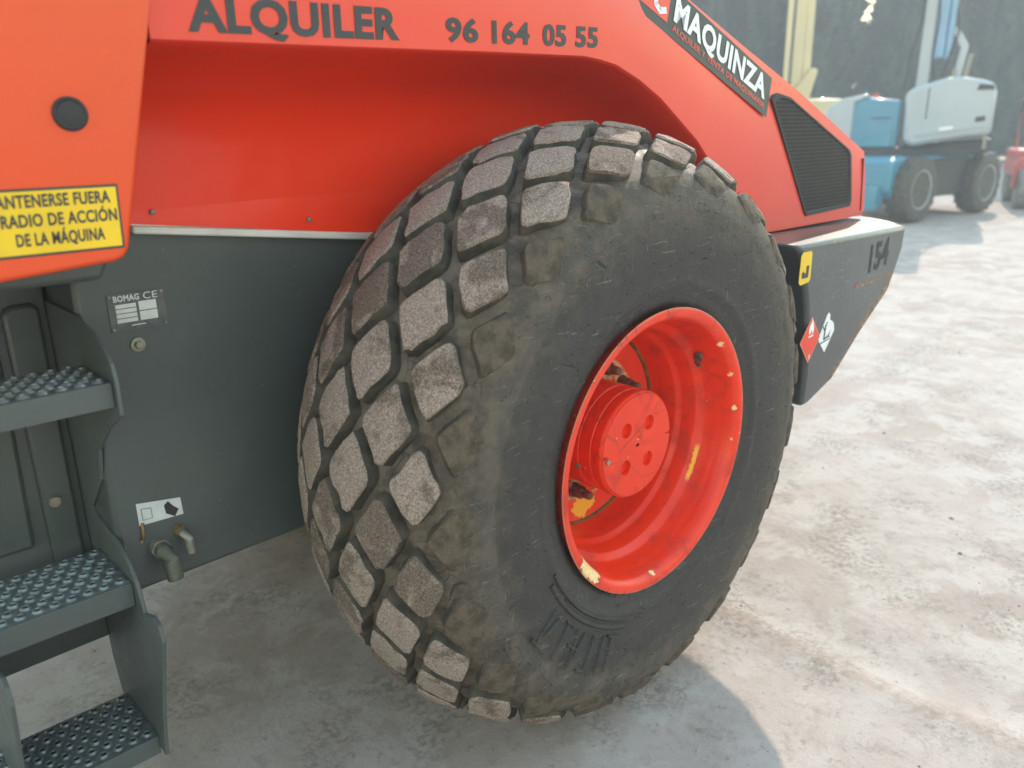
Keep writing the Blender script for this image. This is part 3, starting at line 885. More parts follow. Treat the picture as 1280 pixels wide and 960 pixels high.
# company sign
A = Vector((.845, 1.588)); dv = Vector((.927, -.376)).normalized(); pv = Vector((.34, .94))
SL = .735; SH = .124
def sg(u, v, e=.0015):
    p = A + dv * (u - SL) + pv * v
    return Vector((p.x, SGP[0] + SGP[1] * u + SGP[2] * v - e, p.y))
def _raw(u, v):
    p = A + dv * (u - SL) + pv * v
    return on_hood(p.x, p.y, 0).y
_g = [(u_ * SL / 12, v_ * SH / 6) for u_ in range(4, 13) for v_ in range(7)]
_b = (_raw(SL, .5 * SH) - _raw(.4 * SL, .5 * SH)) / (.6 * SL); _c = (_raw(.75 * SL, SH) - _raw(.75 * SL, 0)) / SH
SGP = [min(_raw(u_, v_) - _b * u_ - _c * v_ for u_, v_ in _g), _b, _c]
def patch(name, pts, mat, parent, fn, eps, n=10):
    # a strip-wise quad patch that follows the surface: pts = (u0, u1, v0, v1)
    u0_, u1_, v0_, v1_ = pts
    V = [fn(u0_ + (u1_ - u0_) * i / n, v0_ + (v1_ - v0_) * j / 4, eps) for i in range(n + 1) for j in range(5)]
    F = [(i * 5 + j, (i + 1) * 5 + j, (i + 1) * 5 + j + 1, i * 5 + j + 1) for i in range(n) for j in range(4)]
    return mesh(name, V, F, mat, parent, smooth=60)
SIGN = patch('company_sign', (0, SL, 0, SH), M_DARK, HOOD, sg, .0016, 24)
patch('sign_logo', (.015, .170, .026, SH - .008), M_REDP, SIGN, sg, .0024, 6)
zig = [(.03, .04), (.055, .10), (.075, .055), (.098, .105), (.112, .048), (.132, .040), (.155, .052)]
mb = MB()
for (a, b) in zip(zig, zig[1:]):
    a, b = Vector(a), Vector(b); d = (b - a).normalized() * .004; w = Vector((-d.y, d.x)) * 2
    mb.add([sg(*(p), .0034) for p in (a - d - w, b + d - w, b + d + w, a - d + w)], [(0, 1, 2, 3)])
mb.build('logo_stroke', M_WHITE, SIGN, smooth=0)
text('lettering', 'MAQUINZA', M_WHITE, SIGN, lambda u, v: sg(.195 + u, .047 + v, .0032), .510, .064, .036)
text('lettering', 'ALQUILER Y VENTA DE MAQUINARIA', M_REDP, SIGN, lambda u, v: sg(.195 + u, .018 + v, .0032), .515, .016, .012)
# rear vent with mesh
vent = [(.872, 1.642), (.885, 1.655), (.915, 1.662), (.985, 1.652), (1.455, 1.476), (1.478, 1.455), (1.520, 1.285), (1.512, 1.266), (1.175, 1.256), (1.160, 1.266)]
vc = Vector((sum(p[0] for p in vent) / len(vent), sum(p[1] for p in vent) / len(vent)))
def vin(k): return [tuple(vc + (Vector(p) - vc) * k) for p in vent]
V = []; F = []
for kk, e in ((1.0, .0005), (.985, .006), (.93, .006), (.915, .0035)):
    V += [Vector((x, .004 - e * 1.6, z)) for x, z in vin(kk)]
nv = len(vent)
for g in range(3):
    F += [(g * nv + j, g * nv + (j + 1) % nv, (g + 1) * nv + (j + 1) % nv, (g + 1) * nv + j) for j in range(nv)]
VENT = mesh('vent_frame', V, F, M_BLACK, HOOD, smooth=40)
V = [Vector((x, -.0018, z)) for x, z in vin(.93)] + [Vector((vc.x, -.0018, vc.y))]
mesh('vent_shade_sheet', V, [(j, (j + 1) % nv, nv) for j in range(nv)], M_INNER, VENT, smooth=0)  # flat black sheet painting the shade behind the mesh
def inside(p, poly):
    c = False
    for i in range(len(poly)):
        a, b = poly[i], poly[i - 1]
        if (a[1] > p[1]) != (b[1] > p[1]) and p[0] < (b[0] - a[0]) * (p[1] - a[1]) / (b[1] - a[1]) + a[0]: c = not c
    return c
mb = MB(); vi = vin(.925)
st = .0125
zz = 1.25
while zz < 1.67:
    xx = .85
    while xx < 1.55:
        if inside((xx, zz), vi):
            for dx, dz, w in ((st * .5, 0, 1), (0, st * .5, 0)):
                a = Vector((xx - dx, -.0034, zz - dz)); b = Vector((xx + dx, -.0034, zz + dz))
                o_ = Vector((0, 0, .0011)) if w else Vector((.0014, 0, 0))
                mb.add([a - o_, b - o_, b + o_, a + o_], [(0, 1, 2, 3)])
        xx += st
    zz += st
tag(mb.build('vent_mesh', plain('vent_wire', (.035, .036, .038), .5), VENT, smooth=0), kind='stuff')
# rear edge seam of the hood
MB().box(1.588, 1.593, -.003, .03, 1.245, 1.44).map(lambda v: (v.x - (v.z - 1.245) * .12 + .02, v.y, v.z)).build('hood_seam', plain('seam_dark', (.2, .012, .01), .6), HOOD, smooth=0)
# black air inlet slots on top of the hood, exhaust pipe (above the frame)
MB().lathe([(2.08, .04), (2.55, .04), (2.55, .034), (2.08, .034)], 20, axis='Z', c=(.1, .76, 0)).build('exhaust_pipe', M_STEEL, ROOT, smooth=40)

# ---- cab: orange door, posts, glass and roof
DY = -.03
dp = [(-1.95, 1.300), (-1.30, 1.361), (-1.135, 1.3735), (-1.118, 1.379), (-1.109, 1.395), (-1.021, 1.76), (-.99, 1.90), (-1.95, 1.90)]
DOOR = MB().xz(dp, DY, DY + .05).build('cab_door', M_DOOR, ROOT, bevel=.008, seg=3, smooth=35)
MB().lathe([(DY + .004, .0245), (DY - .003, .0245), (DY - .006, .021), (DY - .004, .018), (DY - .006, .006)], 28, c=(-1.164, 0, 1.595)).build('rubber_bung', M_BLACK, DOOR, smooth=40)
# posts, glass and roof of the cab
MB().box(-2.05, -1.125, .03, 1.49, 1.40, 1.89).build('cab_body', M_BLACK, ROOT, bevel=.02)
MB().box(-2.0, -1.115, .045, 1.475, 1.895, 2.78).build('cab_glass', M_GLASS, ROOT, bevel=.05)
mb = MB()
for x in (-2.03, -1.13):
    for y in (.03, 1.44): mb.box(x, x + .06, y, y + .06, 1.892, 2.785)
mb.build('cab_post', M_BLACK, ROOT, bevel=.01)
MB().box(-2.12, -.98, -.02, 1.54, 2.79, 2.93).build('cab_roof', M_DOOR, ROOT, bevel=.05, seg=3)
# warning sticker on the door
def dr(x0, z0, ux, uz, vx, vz, y):
    return lambda u, v: Vector((x0 + ux * u + vx * v, y, z0 + uz * u + vz * v))
sx0, sz0, sx1, sz1 = -1.345, 1.3945, -1.117, 1.4925
def quad(name, x0, x1, z0, z1, y, mat, parent, shear=0.0, th=.0008):
    return MB().xz([(x0, z0), (x1, z0), (x1 + shear, z1), (x0 + shear, z1)], y, y + th).build(name, mat, parent, smooth=0)
STK = quad('warning_sticker', sx0, sx1, sz0, sz1, DY - .0010, M_DARK, DOOR, .003)
quad('sticker_field', sx0 + .004, sx1 - .0035, sz0 + .004, sz1 - .004, DY - .0018, M_YEL, STK, .003)
for i, (s_, x0, w_) in enumerate((('MANTENERSE FUERA', -1.296, .168), ('DEL RADIO DE ACCIÓN', -1.318, .196), ('DE LA MÁQUINA', -1.266, .122))):
    text('lettering', s_, M_DARK, STK, dr(x0, 1.466 - .0275 * i, 1, 0, .03, 1, DY - .0026), w_, .0175, .028)

# ---- plates, label and hose stubs on the chassis side
PL = quad('type_plate', -1.060, -.948, 1.186, 1.262, PY - .0022, plain('faded_plate', (.085, .09, .09), .5, var=.3, scale=40), CH)
yy = PY - .0030
for j in range(4): quad('plate_field', -1.046, -1.006, 1.203 + .0098 * j, 1.211 + .0098 * j, yy, M_LABEL, PL)
for j in range(2): quad('plate_field', -1.001, -.966, 1.203 + .0205 * j, 1.2215 + .0205 * j, yy, M_LABEL, PL)
text('lettering', 'BOMAG', M_LABEL, PL, dr(-1.048, 1.2465, 1, 0, 0, 1, yy), .050, .0115, .03)
text('lettering', 'CE', M_LABEL, PL, dr(-.990, 1.2455, 1, 0, 0, 1, yy), .028, .014, .0)
quad('plate_line', -1.02, -.992, 1.1945, 1.1965, yy, M_LABEL, PL)
for (x, z) in ((-1.055, 1.191), (-.953, 1.191), (-1.055, 1.257), (-.953, 1.257)):
    MB().lathe([(PY - .002, .0035), (PY - .005, .003), (PY - .0055, .0015)], 8, c=(x, 0, z)).build('rivet', M_STEEL, PL, smooth=40)
BO = MB().lathe([(PY - .001, .0145), (PY - .0045, .0145), (PY - .005, .012)], 24, c=(-1.014, 0, 1.154)).lathe([(PY - .005, .0085), (PY - .012, .0085), (PY - .013, .007)], 6, c=(-1.014, 0, 1.154)).build('bolt', M_STEEL, CH, smooth=35)
LB = MB().xz([(-1.070, .760), (-.975, .756), (-.977, .797), (-1.070, .812)], PY - .0020, PY - .0010).build('pipe_label', M_LABEL, CH, smooth=0)
MB().xz([(-1.063, .770), (-1.040, .769), (-1.040, .795), (-1.063, .799)], PY - .0029, PY - .0023).build('label_box', plain('print_grey', (.30, .31, .31), .6), LB, smooth=0)
MB().xz([(-1.060, .773), (-1.043, .772), (-1.043, .792), (-1.060, .796)], PY - .0036, PY - .0030).build('label_box', M_LABEL, LB, smooth=0)
MB().xz([(-1.012, .770), (-.994, .757), (-.984, .772), (-.996, .784), (-1.004, .797), (-1.014, .79)], PY - .0030, PY - .0023).build('torn_spot', M_BLACK, LB, smooth=0)
def stub(name, pts, r, mat, collar):
    o = MB().tube(pts, r, 14).build(name, mat, CH, smooth=40)
    MB().tube([pts[0], Vector(pts[0]) + (Vector(pts[1]) - Vector(pts[0])) * .6], [x * 1.28 for x in (r if isinstance(r, list) else [r, r])][:2], 6).build('collar', collar, o, smooth=30)
stub('hose_stub', [(-1.040, PY, .700), (-1.038, PY - .035, .700), (-1.034, PY - .055, .682), (-1.031, PY - .060, .640)], .017, M_HOSE, M_STEEL)
stub('hose_stub', [(-.990, PY, .722), (-.988, PY - .025, .722), (-.984, PY - .038, .708), (-.982, PY - .040, .678)], .0105, M_STEEL, M_BRASS)
MB().tube([(-1.064, PY - .004, .765), (-1.066, PY - .006, .735), (-1.072, PY - .004, .722)], .004, 6).build('tag_wire', M_BRASS, CH, smooth=40)

# ---- counterweight box behind the wheel
arc = [(.845 * math.cos(R(a)), ZC + .845 * math.sin(R(a))) for a in (-7, 0, 8, 16, 23, 29)]
cwp = arc + [(.712, 1.222), (1.507, 1.211), (1.499, 1.13), (1.464, 1.06), (1.417, .985), (1.221, .862), (1.041, .731), (.882, .683)]
def cw_plan(x, y):
    # the rear face bows outwards in plan
    t = max(0, min(1, (x - .9) / .6))
    yc = (y + .22) / 1.96
    return x + t * .34 * (1 - (2 * yc - 1) ** 4) * (1 if True else 0)
ys = [-.22, -.205, -.10, .06, .25, .5, .76, 1.02, 1.27, 1.46, 1.62, 1.725, 1.74]
V = []; n = len(cwp)
for y in ys: V += [(cw_plan(x, y), y, z) for x, z in cwp]
F = [(i * n + j, i * n + (j + 1) % n, (i + 1) * n + (j + 1) % n, (i + 1) * n + j) for i in range(len(ys) - 1) for j in range(n)] + [tuple(range(n)), tuple(range((len(ys) - 1) * n, len(ys) * n))]
CW = mesh('counterweight', V, F, M_CW, ROOT, bevel=.016, seg=3, smooth=35)
cy = -.22
text('lettering', '154', M_BLACK, CW, lambda u, v: Vector((1.228 + u - .0 * v, cy - .0012, 1.078 + .10 * u + v)), .150, .090, .035)
YS = MB().xz([(.736, 1.108), (.746, 1.098), (.800, 1.102), (.808, 1.112), (.806, 1.190), (.798, 1.198), (.748, 1.198), (.738, 1.188)], cy - .0014, cy - .0006).build('yellow_sticker', M_YEL, CW, smooth=0)
MB().xz([(.752, 1.118), (.790, 1.118), (.792, 1.155), (.776, 1.155), (.776, 1.133), (.764, 1.133), (.760, 1.140), (.750, 1.134)], cy - .0024, cy - .0016).build('printed_symbol', M_DARK, YS, smooth=0)
def diamond(x, z, w, h, k=1.): return [(x, z - h * k), (x + w * k, z + .0), (x, z + h * k), (x - w * k, z + 0)]
D1 = MB().xz(diamond(.848, .908, .066, .076), cy - .0013, cy - .0006).build('red_diamond_sticker', plain('sticker_pale_edge', (.75, .30, .25), .4), CW, smooth=0)
MB().xz(diamond(.848, .908, .066, .076, .93), cy - .0021, cy - .0015).build('sticker_field', M_REDP, D1, smooth=0)
flame = [(.838, .925), (.832, .940), (.836, .955), (.846, .966), (.850, .978), (.856, .966), (.862, .952), (.864, .938), (.857, .925), (.853, .936), (.849, .944), (.846, .934)]
MB().xz(flame, cy - .0030, cy - .0023).xz([(.833, .918), (.863, .920), (.863, .924), (.833, .922)], cy - .0030, cy - .0023).build('printed_flame', M_WHITE, D1, smooth=0)
text('lettering', '3', M_WHITE, D1, dr(.843, .846, 1, 0, 0, 1, cy - .003), .010, .014, .01)
D2 = MB().xz([(.957, .846), (1.012, .912), (1.004, .938), (.985, .950), (.975, .952), (.972, .972), (.962, .980), (.952, .974), (.905, .902), (.912, .890)], cy - .0013, cy - .0006).build('white_diamond_sticker', M_WHITE, CW, smooth=0)
mb = MB()
for pts in ([(.938, .893), (.946, .893), (.950, .940), (.944, .942)], [(.944, .925), (.930, .940), (.928, .937), (.942, .918)], [(.948, .930), (.958, .948), (.954, .950), (.945, .936)], [(.940, .890), (.975, .896), (.990, .893), (.975, .900), (.985, .916), (.968, .902), (.94, .894)], [(.920, .880), (.985, .888), (.985, .891), (.920, .884)]):
    mb.xz(pts, cy - .0024, cy - .0016)
mb.build('printed_tree_and_fish', M_DARK, D2, smooth=0)

# ------------------------------------------------------------------ parked boom lifts and small roller
def lathe_wheel(parent, c, r, w, axis, tyre_mat, rim_mat_, lugs=18):
    """chunky lift wheel: tyre with treads, rim, hub; axis is the outward unit direction"""
    ax = Vector(axis).normalized(); up = Vector((0, 0, 1)); fr = up.cross(ax).normalized()
    Mx = Matrix((fr, ax, up)).transposed()
    f = lambda v: Mx @ v + Vector(c)
    W_ = w / 2
    ty = MB().lathe([(-W_ * .9, r * .58), (-W_, r * .72), (-W_ * .96, r * .88), (-W_ * .80, r * .96), (W_ * .80, r * .96), (W_ * .96, r * .88), (W_, r * .72), (W_ * .9, r * .58)], 40).map(f).build('tyre', tyre_mat, parent, smooth=35)
    tr = MB()
    for j in range(lugs):
        for sgn in (-1, 1):
            t = 2 * math.pi * (j + (.25 if sgn > 0 else -.25)) / lugs
            for q in (1,):
                d = Vector((math.cos(t), 0, math.sin(t))); tg = Vector((-math.sin(t), 0, math.cos(t)))
                V = []
                for yv, sk in ((sgn * W_ * .04, 0), (sgn * W_ * .95, .10 * r)):
                    for hh in (r * .90, r):
                        for tt in (-.055 * r, .055 * r): V.append(d * (hh - (0 if yv * sgn < W_ * .5 else .05 * r)) + tg * (tt + sk) + Vector((0, yv, 0)))
                tr.add(V, [(0, 1, 3, 2), (4, 6, 7, 5), (0, 4, 5, 1), (2, 3, 7, 6), (0, 2, 6, 4), (1, 5, 7, 3)])
    tag(tr.map(f).build('tread', tyre_mat, ty, smooth=0), kind='stuff')
    MB().lathe([(W_ * .55, r * .02), (W_ * .62, r * .16), (W_ * .55, r * .20), (W_ * .45, r * .28), (W_ * .50, r * .46), (W_ * .93, r * .56), (W_ * .95, r * .59), (-W_ * .9, r * .58)], 32).map(f).build('rim', rim_mat_, parent, smooth=35)

M_BT = plain('old_tyre_rubber', (.075, .066, .055), .85, var=.3, scale=10)
M_BLUE = paint('lift_blue_paint', (.03, .22, .34), .4, .3, (.3, .33, .34))
M_PALE = paint('lift_pale_grey_paint', (.37, .41, .45), .4, .25, (.5, .48, .44))
M_LYEL = paint('lift_yellow_paint', (.58, .47, .24), .45, .3, (.5, .45, .35))
M_BBLUE = paint('boom_blue_paint', (.16, .32, .50), .4, .2, (.4, .42, .44))
M_LRIM = plain('pale_lift_rim', (.36, .38, .40), .5, var=.2)

def boom_lift(name, label, origin, d, cover, chassis_m, boom_m, style):
    root = thing(name, label, 'boom lift', origin, math.atan2(d.y, d.x))
    # local frame: x = along the chassis, -y = the side we see
    fr = MB().xz([(-.50, .40), (-.62, .52), (-.62, .98), (-.45, 1.03), (2.95, 1.03), (3.05, .95), (3.05, .5), (2.9, .40)], .22, 1.62).build('chassis', chassis_m, root, bevel=.03)
    MB().box(.62, 2.0, .205, .6, .36, .99).build('undercarriage', M_BLACK, root, bevel=.02)
    MB().xz([(-.78, .22), (-.80, .60), (-.55, .62), (-.50, .30)], .35, 1.5).build('front_guard', chassis_m, root, bevel=.03)
    for x in (0, 2.32):
        for y, s_ in ((0, -1), (1.86, 1)):
            lathe_wheel(root, (x, y + .19 * 1, .53), .53, .38, (0, s_, 0), M_BT, M_LRIM)
        MB().box(x - .09, x + .09, .10, 1.75, .43, .63).build('axle', M_GREY, root, bevel=.02)
    MB().lathe([(1.03, .55), (1.16, .55), (1.16, .48), (1.03, .48)], 40, axis='Z', c=(1.2, .95, 0)).build('slewing_ring', M_BLACK, root, smooth=40)
    style(root)
    return root

view_u = Vector((.415 * .730 + .91 * .684, .415 * -.684 + .91 * .730, 0))
e_r = Vector((math.cos(yaw), -math.sin(yaw), 0)); e_f = Vector((math.sin(yaw), math.cos(yaw), 0))
camxy = Vector((-1.5475, -1.3827, 0))
def RF(r_, f_): return camxy + e_r * r_ + e_f * f_
d1 = (e_r * .80 + e_f * .60).normalized()
o1 = RF(6.68, 13.30)
tdir = (e_r * .91 - e_f * .415).normalized()          # across the view at the lift
sdir = (e_r * .415 + e_f * .91).normalized()
TC = RF(7.02, 15.0)
def blue_style(root):
    Mi = Matrix.Translation(o1) @ Matrix.Rotation(math.atan2(d1.y, d1.x), 4, 'Z')
    inv = Mi.inverted()
    def T(t, s_, z): return inv @ (TC + tdir * t + sdir * s_ + Vector((0, 0, z)))
    def pr(poly, s0, s1, name, mat, bev=.05, parent=root):
        return MB().prism(poly, lambda a, z: T(a, s0, z), lambda a, z: T(a, s1, z)).build(name, mat, parent, bevel=bev, seg=3, smooth=40)
    pr([(-1.25, 1.02), (1.05, 1.02), (1.05, 1.15), (-1.25, 1.15)], -.75, .75, 'turntable', M_BLACK, .02)
    # blue cowl and its pale side cover
    pr([(-.95, 1.16), (-.06, 1.16), (-.06, 1.93), (-.55, 1.99), (-.75, 1.97), (-.95, 1.75)], -.70, .7, 'blue_cowl', M_BLUE)
    pr([(-1.30, 1.20), (-.80, 1.20), (-.80, 1.92), (-.55, 2.02), (-.62, 2.05), (-1.0, 1.98), (-1.22, 1.85), (-1.30, 1.6)], -.74, .6, 'side_cover', M_PALE)
    pr([(-.72, 1.17), (-.16, 1.17), (-.16, 1.5), (-.45, 1.36), (-.72, 1.24)], -.74, -.69, 'cowl_panel', M_BLUE, .02)
    # big pale engine cover
    EC = pr([(.02, 1.27), (.16, 1.18), (.55, 1.26), (.95, 1.33), (1.28, 1.36), (1.32, 1.42), (1.32, 2.02), (1.26, 2.16), (1.10, 2.22), (.80, 2.27), (.55, 2.26), (.05, 2.10), (0, 2.02)], -.85, .75, 'engine_cover', M_PALE, .07)
    pr([(.20, 1.345), (1.32, 1.49), (1.32, 1.515), (.20, 1.37)], -.875, -.84, 'cover_ridge', M_PALE, .01, EC)
    pr([(.55, 1.43), (.75, 1.455), (.75, 1.505), (.55, 1.48)], -.862, -.84, 'maker_badge', M_WHITE, .0, EC)
    pr([(1.02, 2.06), (1.28, 2.06), (1.25, 2.13), (1.05, 2.15)], -.865, -.84, 'cover_vent', M_BLACK, .0, EC)
    pr([(.05, 1.0), (1.30, 1.05), (1.38, 1.30), (.6, 1.22), (.16, 1.14), (.05, 1.14)], -.65, .7, 'undercarriage', M_BLACK, .03)
    pr([(1.22, 1.14), (1.28, 1.14), (1.27, 1.36), (1.23, 1.36)], -.80, -.76, 'hanging_hook', M_STEEL, .0)
    MB().lathe([(1.98, .05), (2.04, .05), (2.06, .03)], 12, axis='Z', c=T(-.48, -.3, 0)).build('beacon', M_REDP, root, smooth=40)
    # raised booms
    pr([(.13, 2.1), (.32, 2.1), (.32, 4.35), (.15, 4.35)], -.10, .10, 'lower_boom', M_PALE, .02)
    pr([(.34, 2.62), (.50, 2.62), (.51, 4.5), (.34, 4.5)], -.14, .14, 'upper_boom', M_BBLUE, .02)
    pr([(.515, 2.6), (.61, 2.6), (.61, 4.45), (.515, 4.45)], -.16, .12, 'boom_channel', M_BBLUE, .02)
    pr([(.56, 3.05), (.66, 3.10), (.86, 2.80), (.80, 2.25), (.68, 2.25), (.74, 2.76)], -.12, .1, 'boom_link', M_PALE, .02)
    pr([(.88, 2.66), (.96, 2.66), (.90, 2.25), (.82, 2.25)], -.10, -.02, 'ram', M_STEEL, .01)
    MB().tube([T(.62, -.12, 3.4), T(.68, -.16, 3.0), T(.60, -.18, 2.7), T(.50, -.16, 2.3)], .016, 8).build('hydraulic_hose', M_BLACK, root, smooth=40)
    MB().tube([T(.30, -.14, 3.9), T(.36, -.20, 3.2), T(.33, -.18, 2.6), T(.40, -.16, 2.25)], .014, 8).build('hydraulic_hose', M_BLACK, root, smooth=40)
    pr([(.32, 1.62), (.34, 1.62), (.34, 2.12), (.32, 2.10)], -.8515, -.84, 'cover_seam', M_BLACK, .0, EC)
    pr([(1.06, 1.56), (1.20, 1.58), (1.20, 1.66), (1.06, 1.64)], -.8535, -.84, 'cover_latch', M_BLACK, .0, EC)
    pr([(-.50, 1.64), (-.20, 1.64), (-.20, 1.66), (-.50, 1.66)], -.712, -.695, 'cowl_seam', M_BLACK, .0)
    pr([(.66, 2.29), (.72, 2.29), (.72, 2.42), (.66, 2.42)], -.3, -.24, 'boom_bracket', M_STEEL, .0)
    MB().tube([T(-.05, -.12, 2.1), T(-.02, -.14, 2.6), T(.10, -.16, 3.2), T(.10, -.14, 4.0), T(.16, -.06, 4.3)], .018, 8).build('hydraulic_hose', M_BLACK, root, smooth=40)
boom_lift('boom_lift', 'blue boom lift with pale grey engine cover, booms raised straight up', o1, d1, None, M_BLUE, M_BBLUE, blue_style)

o2 = RF(5.75, 18.6)
d2 = (e_r * .95 + e_f * .3).normalized()
def yellow_style(root):
    MB().box(-.2, 2.4, .3, 1.6, 1.16, 1.30).build('turntable', M_BLACK, root, bevel=.02)
    MB().xz([(1.25, 1.30), (2.35, 1.30), (2.35, 1.95), (2.2, 2.12), (1.25, 2.12)], .35, 1.5).build('engine_cover', M_LYEL, root, bevel=.08, seg=3)
    MB().xz([(.1, 1.3), (1.15, 1.3), (1.15, 1.75), (.2, 1.75)], .35, 1.5).build('counterweight', M_LYEL, root, bevel=.06)
    MB().xz([(.95, 1.6), (1.30, 1.6), (1.62, 2.75), (1.50, 2.80), (1.05, 2.30)], .60, 1.15).build('riser_knuckle', M_LYEL, root, bevel=.02)
    MB().xz([(.98, 2.25), (1.28, 2.25), (1.26, 4.95), (.96, 4.95)], .72, 1.02).build('lower_boom', M_LYEL, root, bevel=.02)
    MB().xz([(1.30, 2.6), (1.52, 2.6), (1.49, 5.1), (1.27, 5.1)], .74, .98).build('upper_boom', M_LYEL, root, bevel=.02)
    MB().tube([(.93, .7, 2.3), (.92, .68, 4), (.96, .72, 4.9)], .03, 8).build('hydraulic_hose', M_BLACK, root, smooth=40)
boom_lift('boom_lift', 'yellow boom lift with upright boom behind the red engine hood', o2, d2, None, M_LYEL, M_LYEL, yellow_style)

# small red tandem roller at the right edge
o3 = RF(9.64, 15.35)
TR = thing('small_roller', 'small red roller with grey steel drum at the right edge of the yard', 'roller', o3, math.atan2(tdir.y, tdir.x))
DR = MB().lathe([(-.62, .30), (-.62, .36), (-.60, .375), (.60, .375), (.62, .36), (.62, .30), (.60, .28), (.60, .05), (-.60, .05), (-.60, .28)], 48, axis='X', c=(.45, 0, .375)).build('drum', plain('dusty_drum_steel', (.20, .195, .185), .6, .3, var=.25, scale=9), TR, smooth=35)
M_RR = paint('roller_red_paint', (.50, .035, .03), .45, .3, (.4, .3, .25))
FRM = MB().xz([(-.24, .36), (-.18, .36), (-.16, .70), (-.05, .78), (.95, .78), (1.06, .70), (1.08, .36), (1.14, .36), (1.16, .80), (1.05, .92), (-.15, .92), (-.26, .80)], -.10, .10).build('drum_yoke', M_RR, TR, bevel=.02)
MB().xz([(-.05, .58), (.95, .58), (.95, .66), (-.05, .66)], -.42, -.36).build('scraper_bar', M_RR, TR, bevel=.01)
MB().box(-.2, 1.1, .30, 1.9, .55, 1.05).build('body', M_RR, TR, bevel=.05)
MB().lathe([(-.62, .30), (-.60, .375), (.60, .375), (.62, .30)], 48, axis='X', c=(.45, 1.75, .375)).build('drum', bpy.data.materials['dusty_drum_steel'], TR, smooth=35)
MB().box(.15, .75, .9, 1.45, 1.06, 1.30).box(.15, .75, 1.40, 1.50, 1.30, 1.65).build('seat', M_BLACK, TR, bevel=.03)
mb = MB(); mb.tube([(-.12, 1.2, 1.0), (-.12, 1.2, 1.95), (1.02, 1.2, 1.95), (1.02, 1.2, 1.0)], .03, 8); mb.build('roll_bar', M_RR, TR, smooth=40)
MB().tube([(-.20, -.2, .82), (-.12, -.25, 1.0), (-.05, -.2, .9)], .015, 6).build('tow_eye', M_RR, TR, smooth=40)

# ------------------------------------------------------------------ row of cypress trees behind the yard
def crown_mesh(seed, hgt, rad, nl=11000):
    rnd = random.Random(seed)
    V = []; F = []
    lumps = [(rnd.uniform(0, 2 * math.pi), rnd.uniform(.05, .95), rnd.uniform(.80, 1.12)) for _ in range(34)]
    for i in range(nl):
        h = rnd.random() ** .85
        a = rnd.uniform(0, 2 * math.pi)
        base = rad * (min(1, (h + .02) / .10) ** .5) * (1 - max(0, (h - .60) / .45) ** 1.8)
        k = 1.0
        for la, lh, lk in lumps:
            da = abs((a - la + math.pi) % (2 * math.pi) - math.pi)
            w = math.exp(-(da / .6) ** 2 - ((h - lh) / .09) ** 2)
            k += (lk - 1) * w
        rr_ = base * k * (1 - rnd.random() ** 2.2 * .55)
        p = Vector((rr_ * math.cos(a), rr_ * math.sin(a), .12 + h * (hgt - .12)))
        out = Vector((math.cos(a), math.sin(a), .9 + rnd.uniform(-.4, .8))).normalized()
        sd_ = Vector((-math.sin(a), math.cos(a), rnd.uniform(-.5, .5))).normalized()
        L = rnd.uniform(.30, .60); w = rnd.uniform(.09, .17)
        j = len(V)
        V += [p - sd_ * w, p + out * L * .55 - sd_ * w * 1.2 + Vector((0, 0, .03)), p + out * L, p + out * L * .55 + sd_ * w * 1.2, p + sd_ * w]
        F += [(j, j + 1, j + 2, j + 3, j + 4)]
    me = bpy.data.meshes.new('crown'); me.from_pydata([tuple(v) for v in V], [], F); me.materials.append(M_LEAF)
    return me
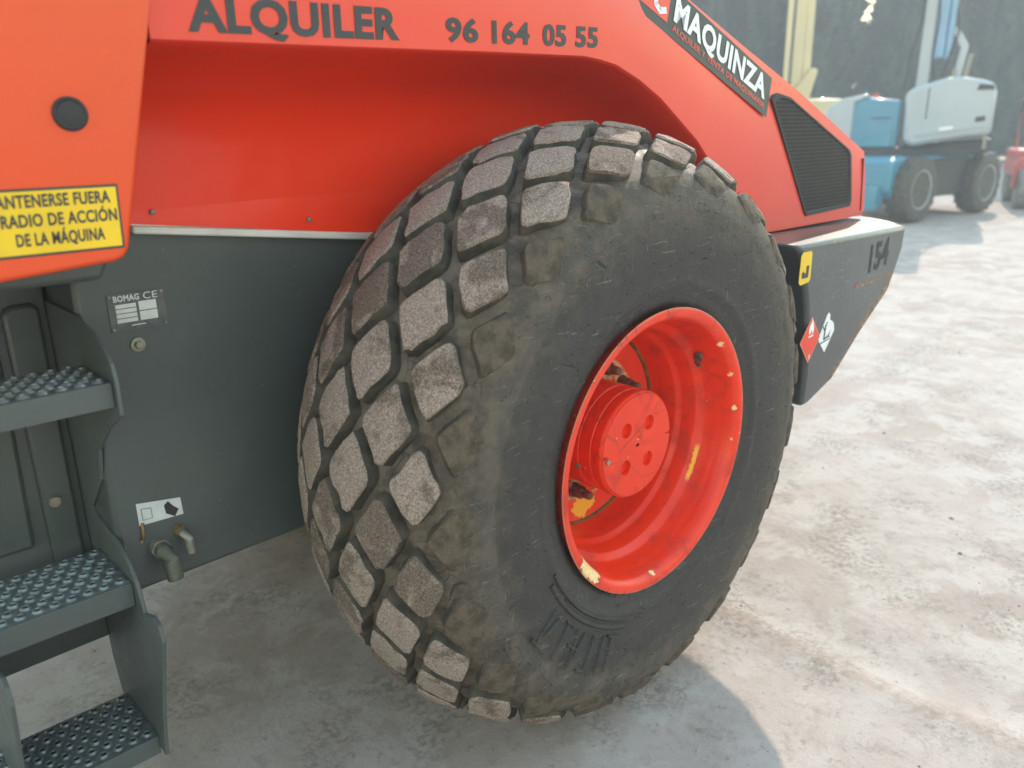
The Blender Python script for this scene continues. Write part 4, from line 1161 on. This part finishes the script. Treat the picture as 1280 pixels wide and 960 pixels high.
def trunk_mesh(hgt):
    mb_ = MB().tube([(0, 0, -.05), (.03, 0, .8), (-.02, .03, hgt * .4), (.02, 0, hgt * .85)], [.22, .17, .11, .03], 9)
    for k in range(10):
        z = 1.0 + k * hgt * .07; a = k * 2.4
        mb_.tube([(0, 0, z), (.5 * math.cos(a), .5 * math.sin(a), z + .5), (.9 * math.cos(a), .9 * math.sin(a), z + 1.3)], [.05, .035, .01], 5)
    me = mb_.build('trunk', M_BARK, smooth=50)
    m_ = me.data; bpy.data.objects.remove(me)
    return m_
crowns = [crown_mesh(11 + k, 10.5 + k * .5, 1.45 + .05 * k) for k in range(4)]
trunk = trunk_mesh(10)
tr_px = [
    (700, 33.5), (800, 33), (898, 33.4), (994, 33), (1094, 33.3), (1188, 33.6), (1243, 35.2), (1300, 33.2), (1356, 35), (1410, 34), (1510, 33.5)]
kinds = ['leftmost cypress in the row, behind the red hood', 'cypress behind the top of the red hood', 'dark cypress right behind the upper edge of the sloping red hood', 'dark cypress behind the yellow boom', 'dark cypress between the yellow boom and the blue boom',
         'dark cypress directly behind the pale grey engine cover', 'dark cypress set back between the pale engine cover and the small red roller', 'dark cypress right behind the small red roller', 'set-back cypress to the right of the small red roller, past the edge', 'cypress to the right of the small red roller, past the edge', 'last cypress at the far right end of the row']
for i, ((px, f_), lb) in enumerate(zip(tr_px, kinds)):
    r_ = (px - 640) / 1004 * f_ * 1.02
    p = RF(r_, f_)
    t = thing('cypress_tree', lb, 'tree', (p.x, p.y, 0), random.uniform(0, 6), 'row of cypress trees behind the yard')
    t.scale = (1, 1, random.uniform(.94, 1.08))
    for nm, me in (('crown', crowns[i % 4]), ('trunk', trunk)):
        o = bpy.data.objects.new(nm, me); COL.objects.link(o); o.parent = t

# ------------------------------------------------------------------ haze volume, also standing in for lens glare
hz = MB().box(-560, 560, -560, 560, -1.2, 13.5).build('haze', None, smooth=0)
hm = bpy.data.materials.new('haze'); hm.use_nodes = True
hm.node_tree.nodes.remove(hm.node_tree.nodes['Principled BSDF'])
pv_ = hm.node_tree.nodes.new('ShaderNodeVolumePrincipled')
pv_.inputs['Color'].default_value = (.80, .90, 1.0, 1)
pv_.inputs['Density'].default_value = .0058
pv_.inputs['Anisotropy'].default_value = .3
hm.node_tree.links.new(pv_.outputs[0], hm.node_tree.nodes['Material Output'].inputs['Volume'])
hz.data.materials.clear(); hz.data.materials.append(hm)
tag(hz, kind='stuff')
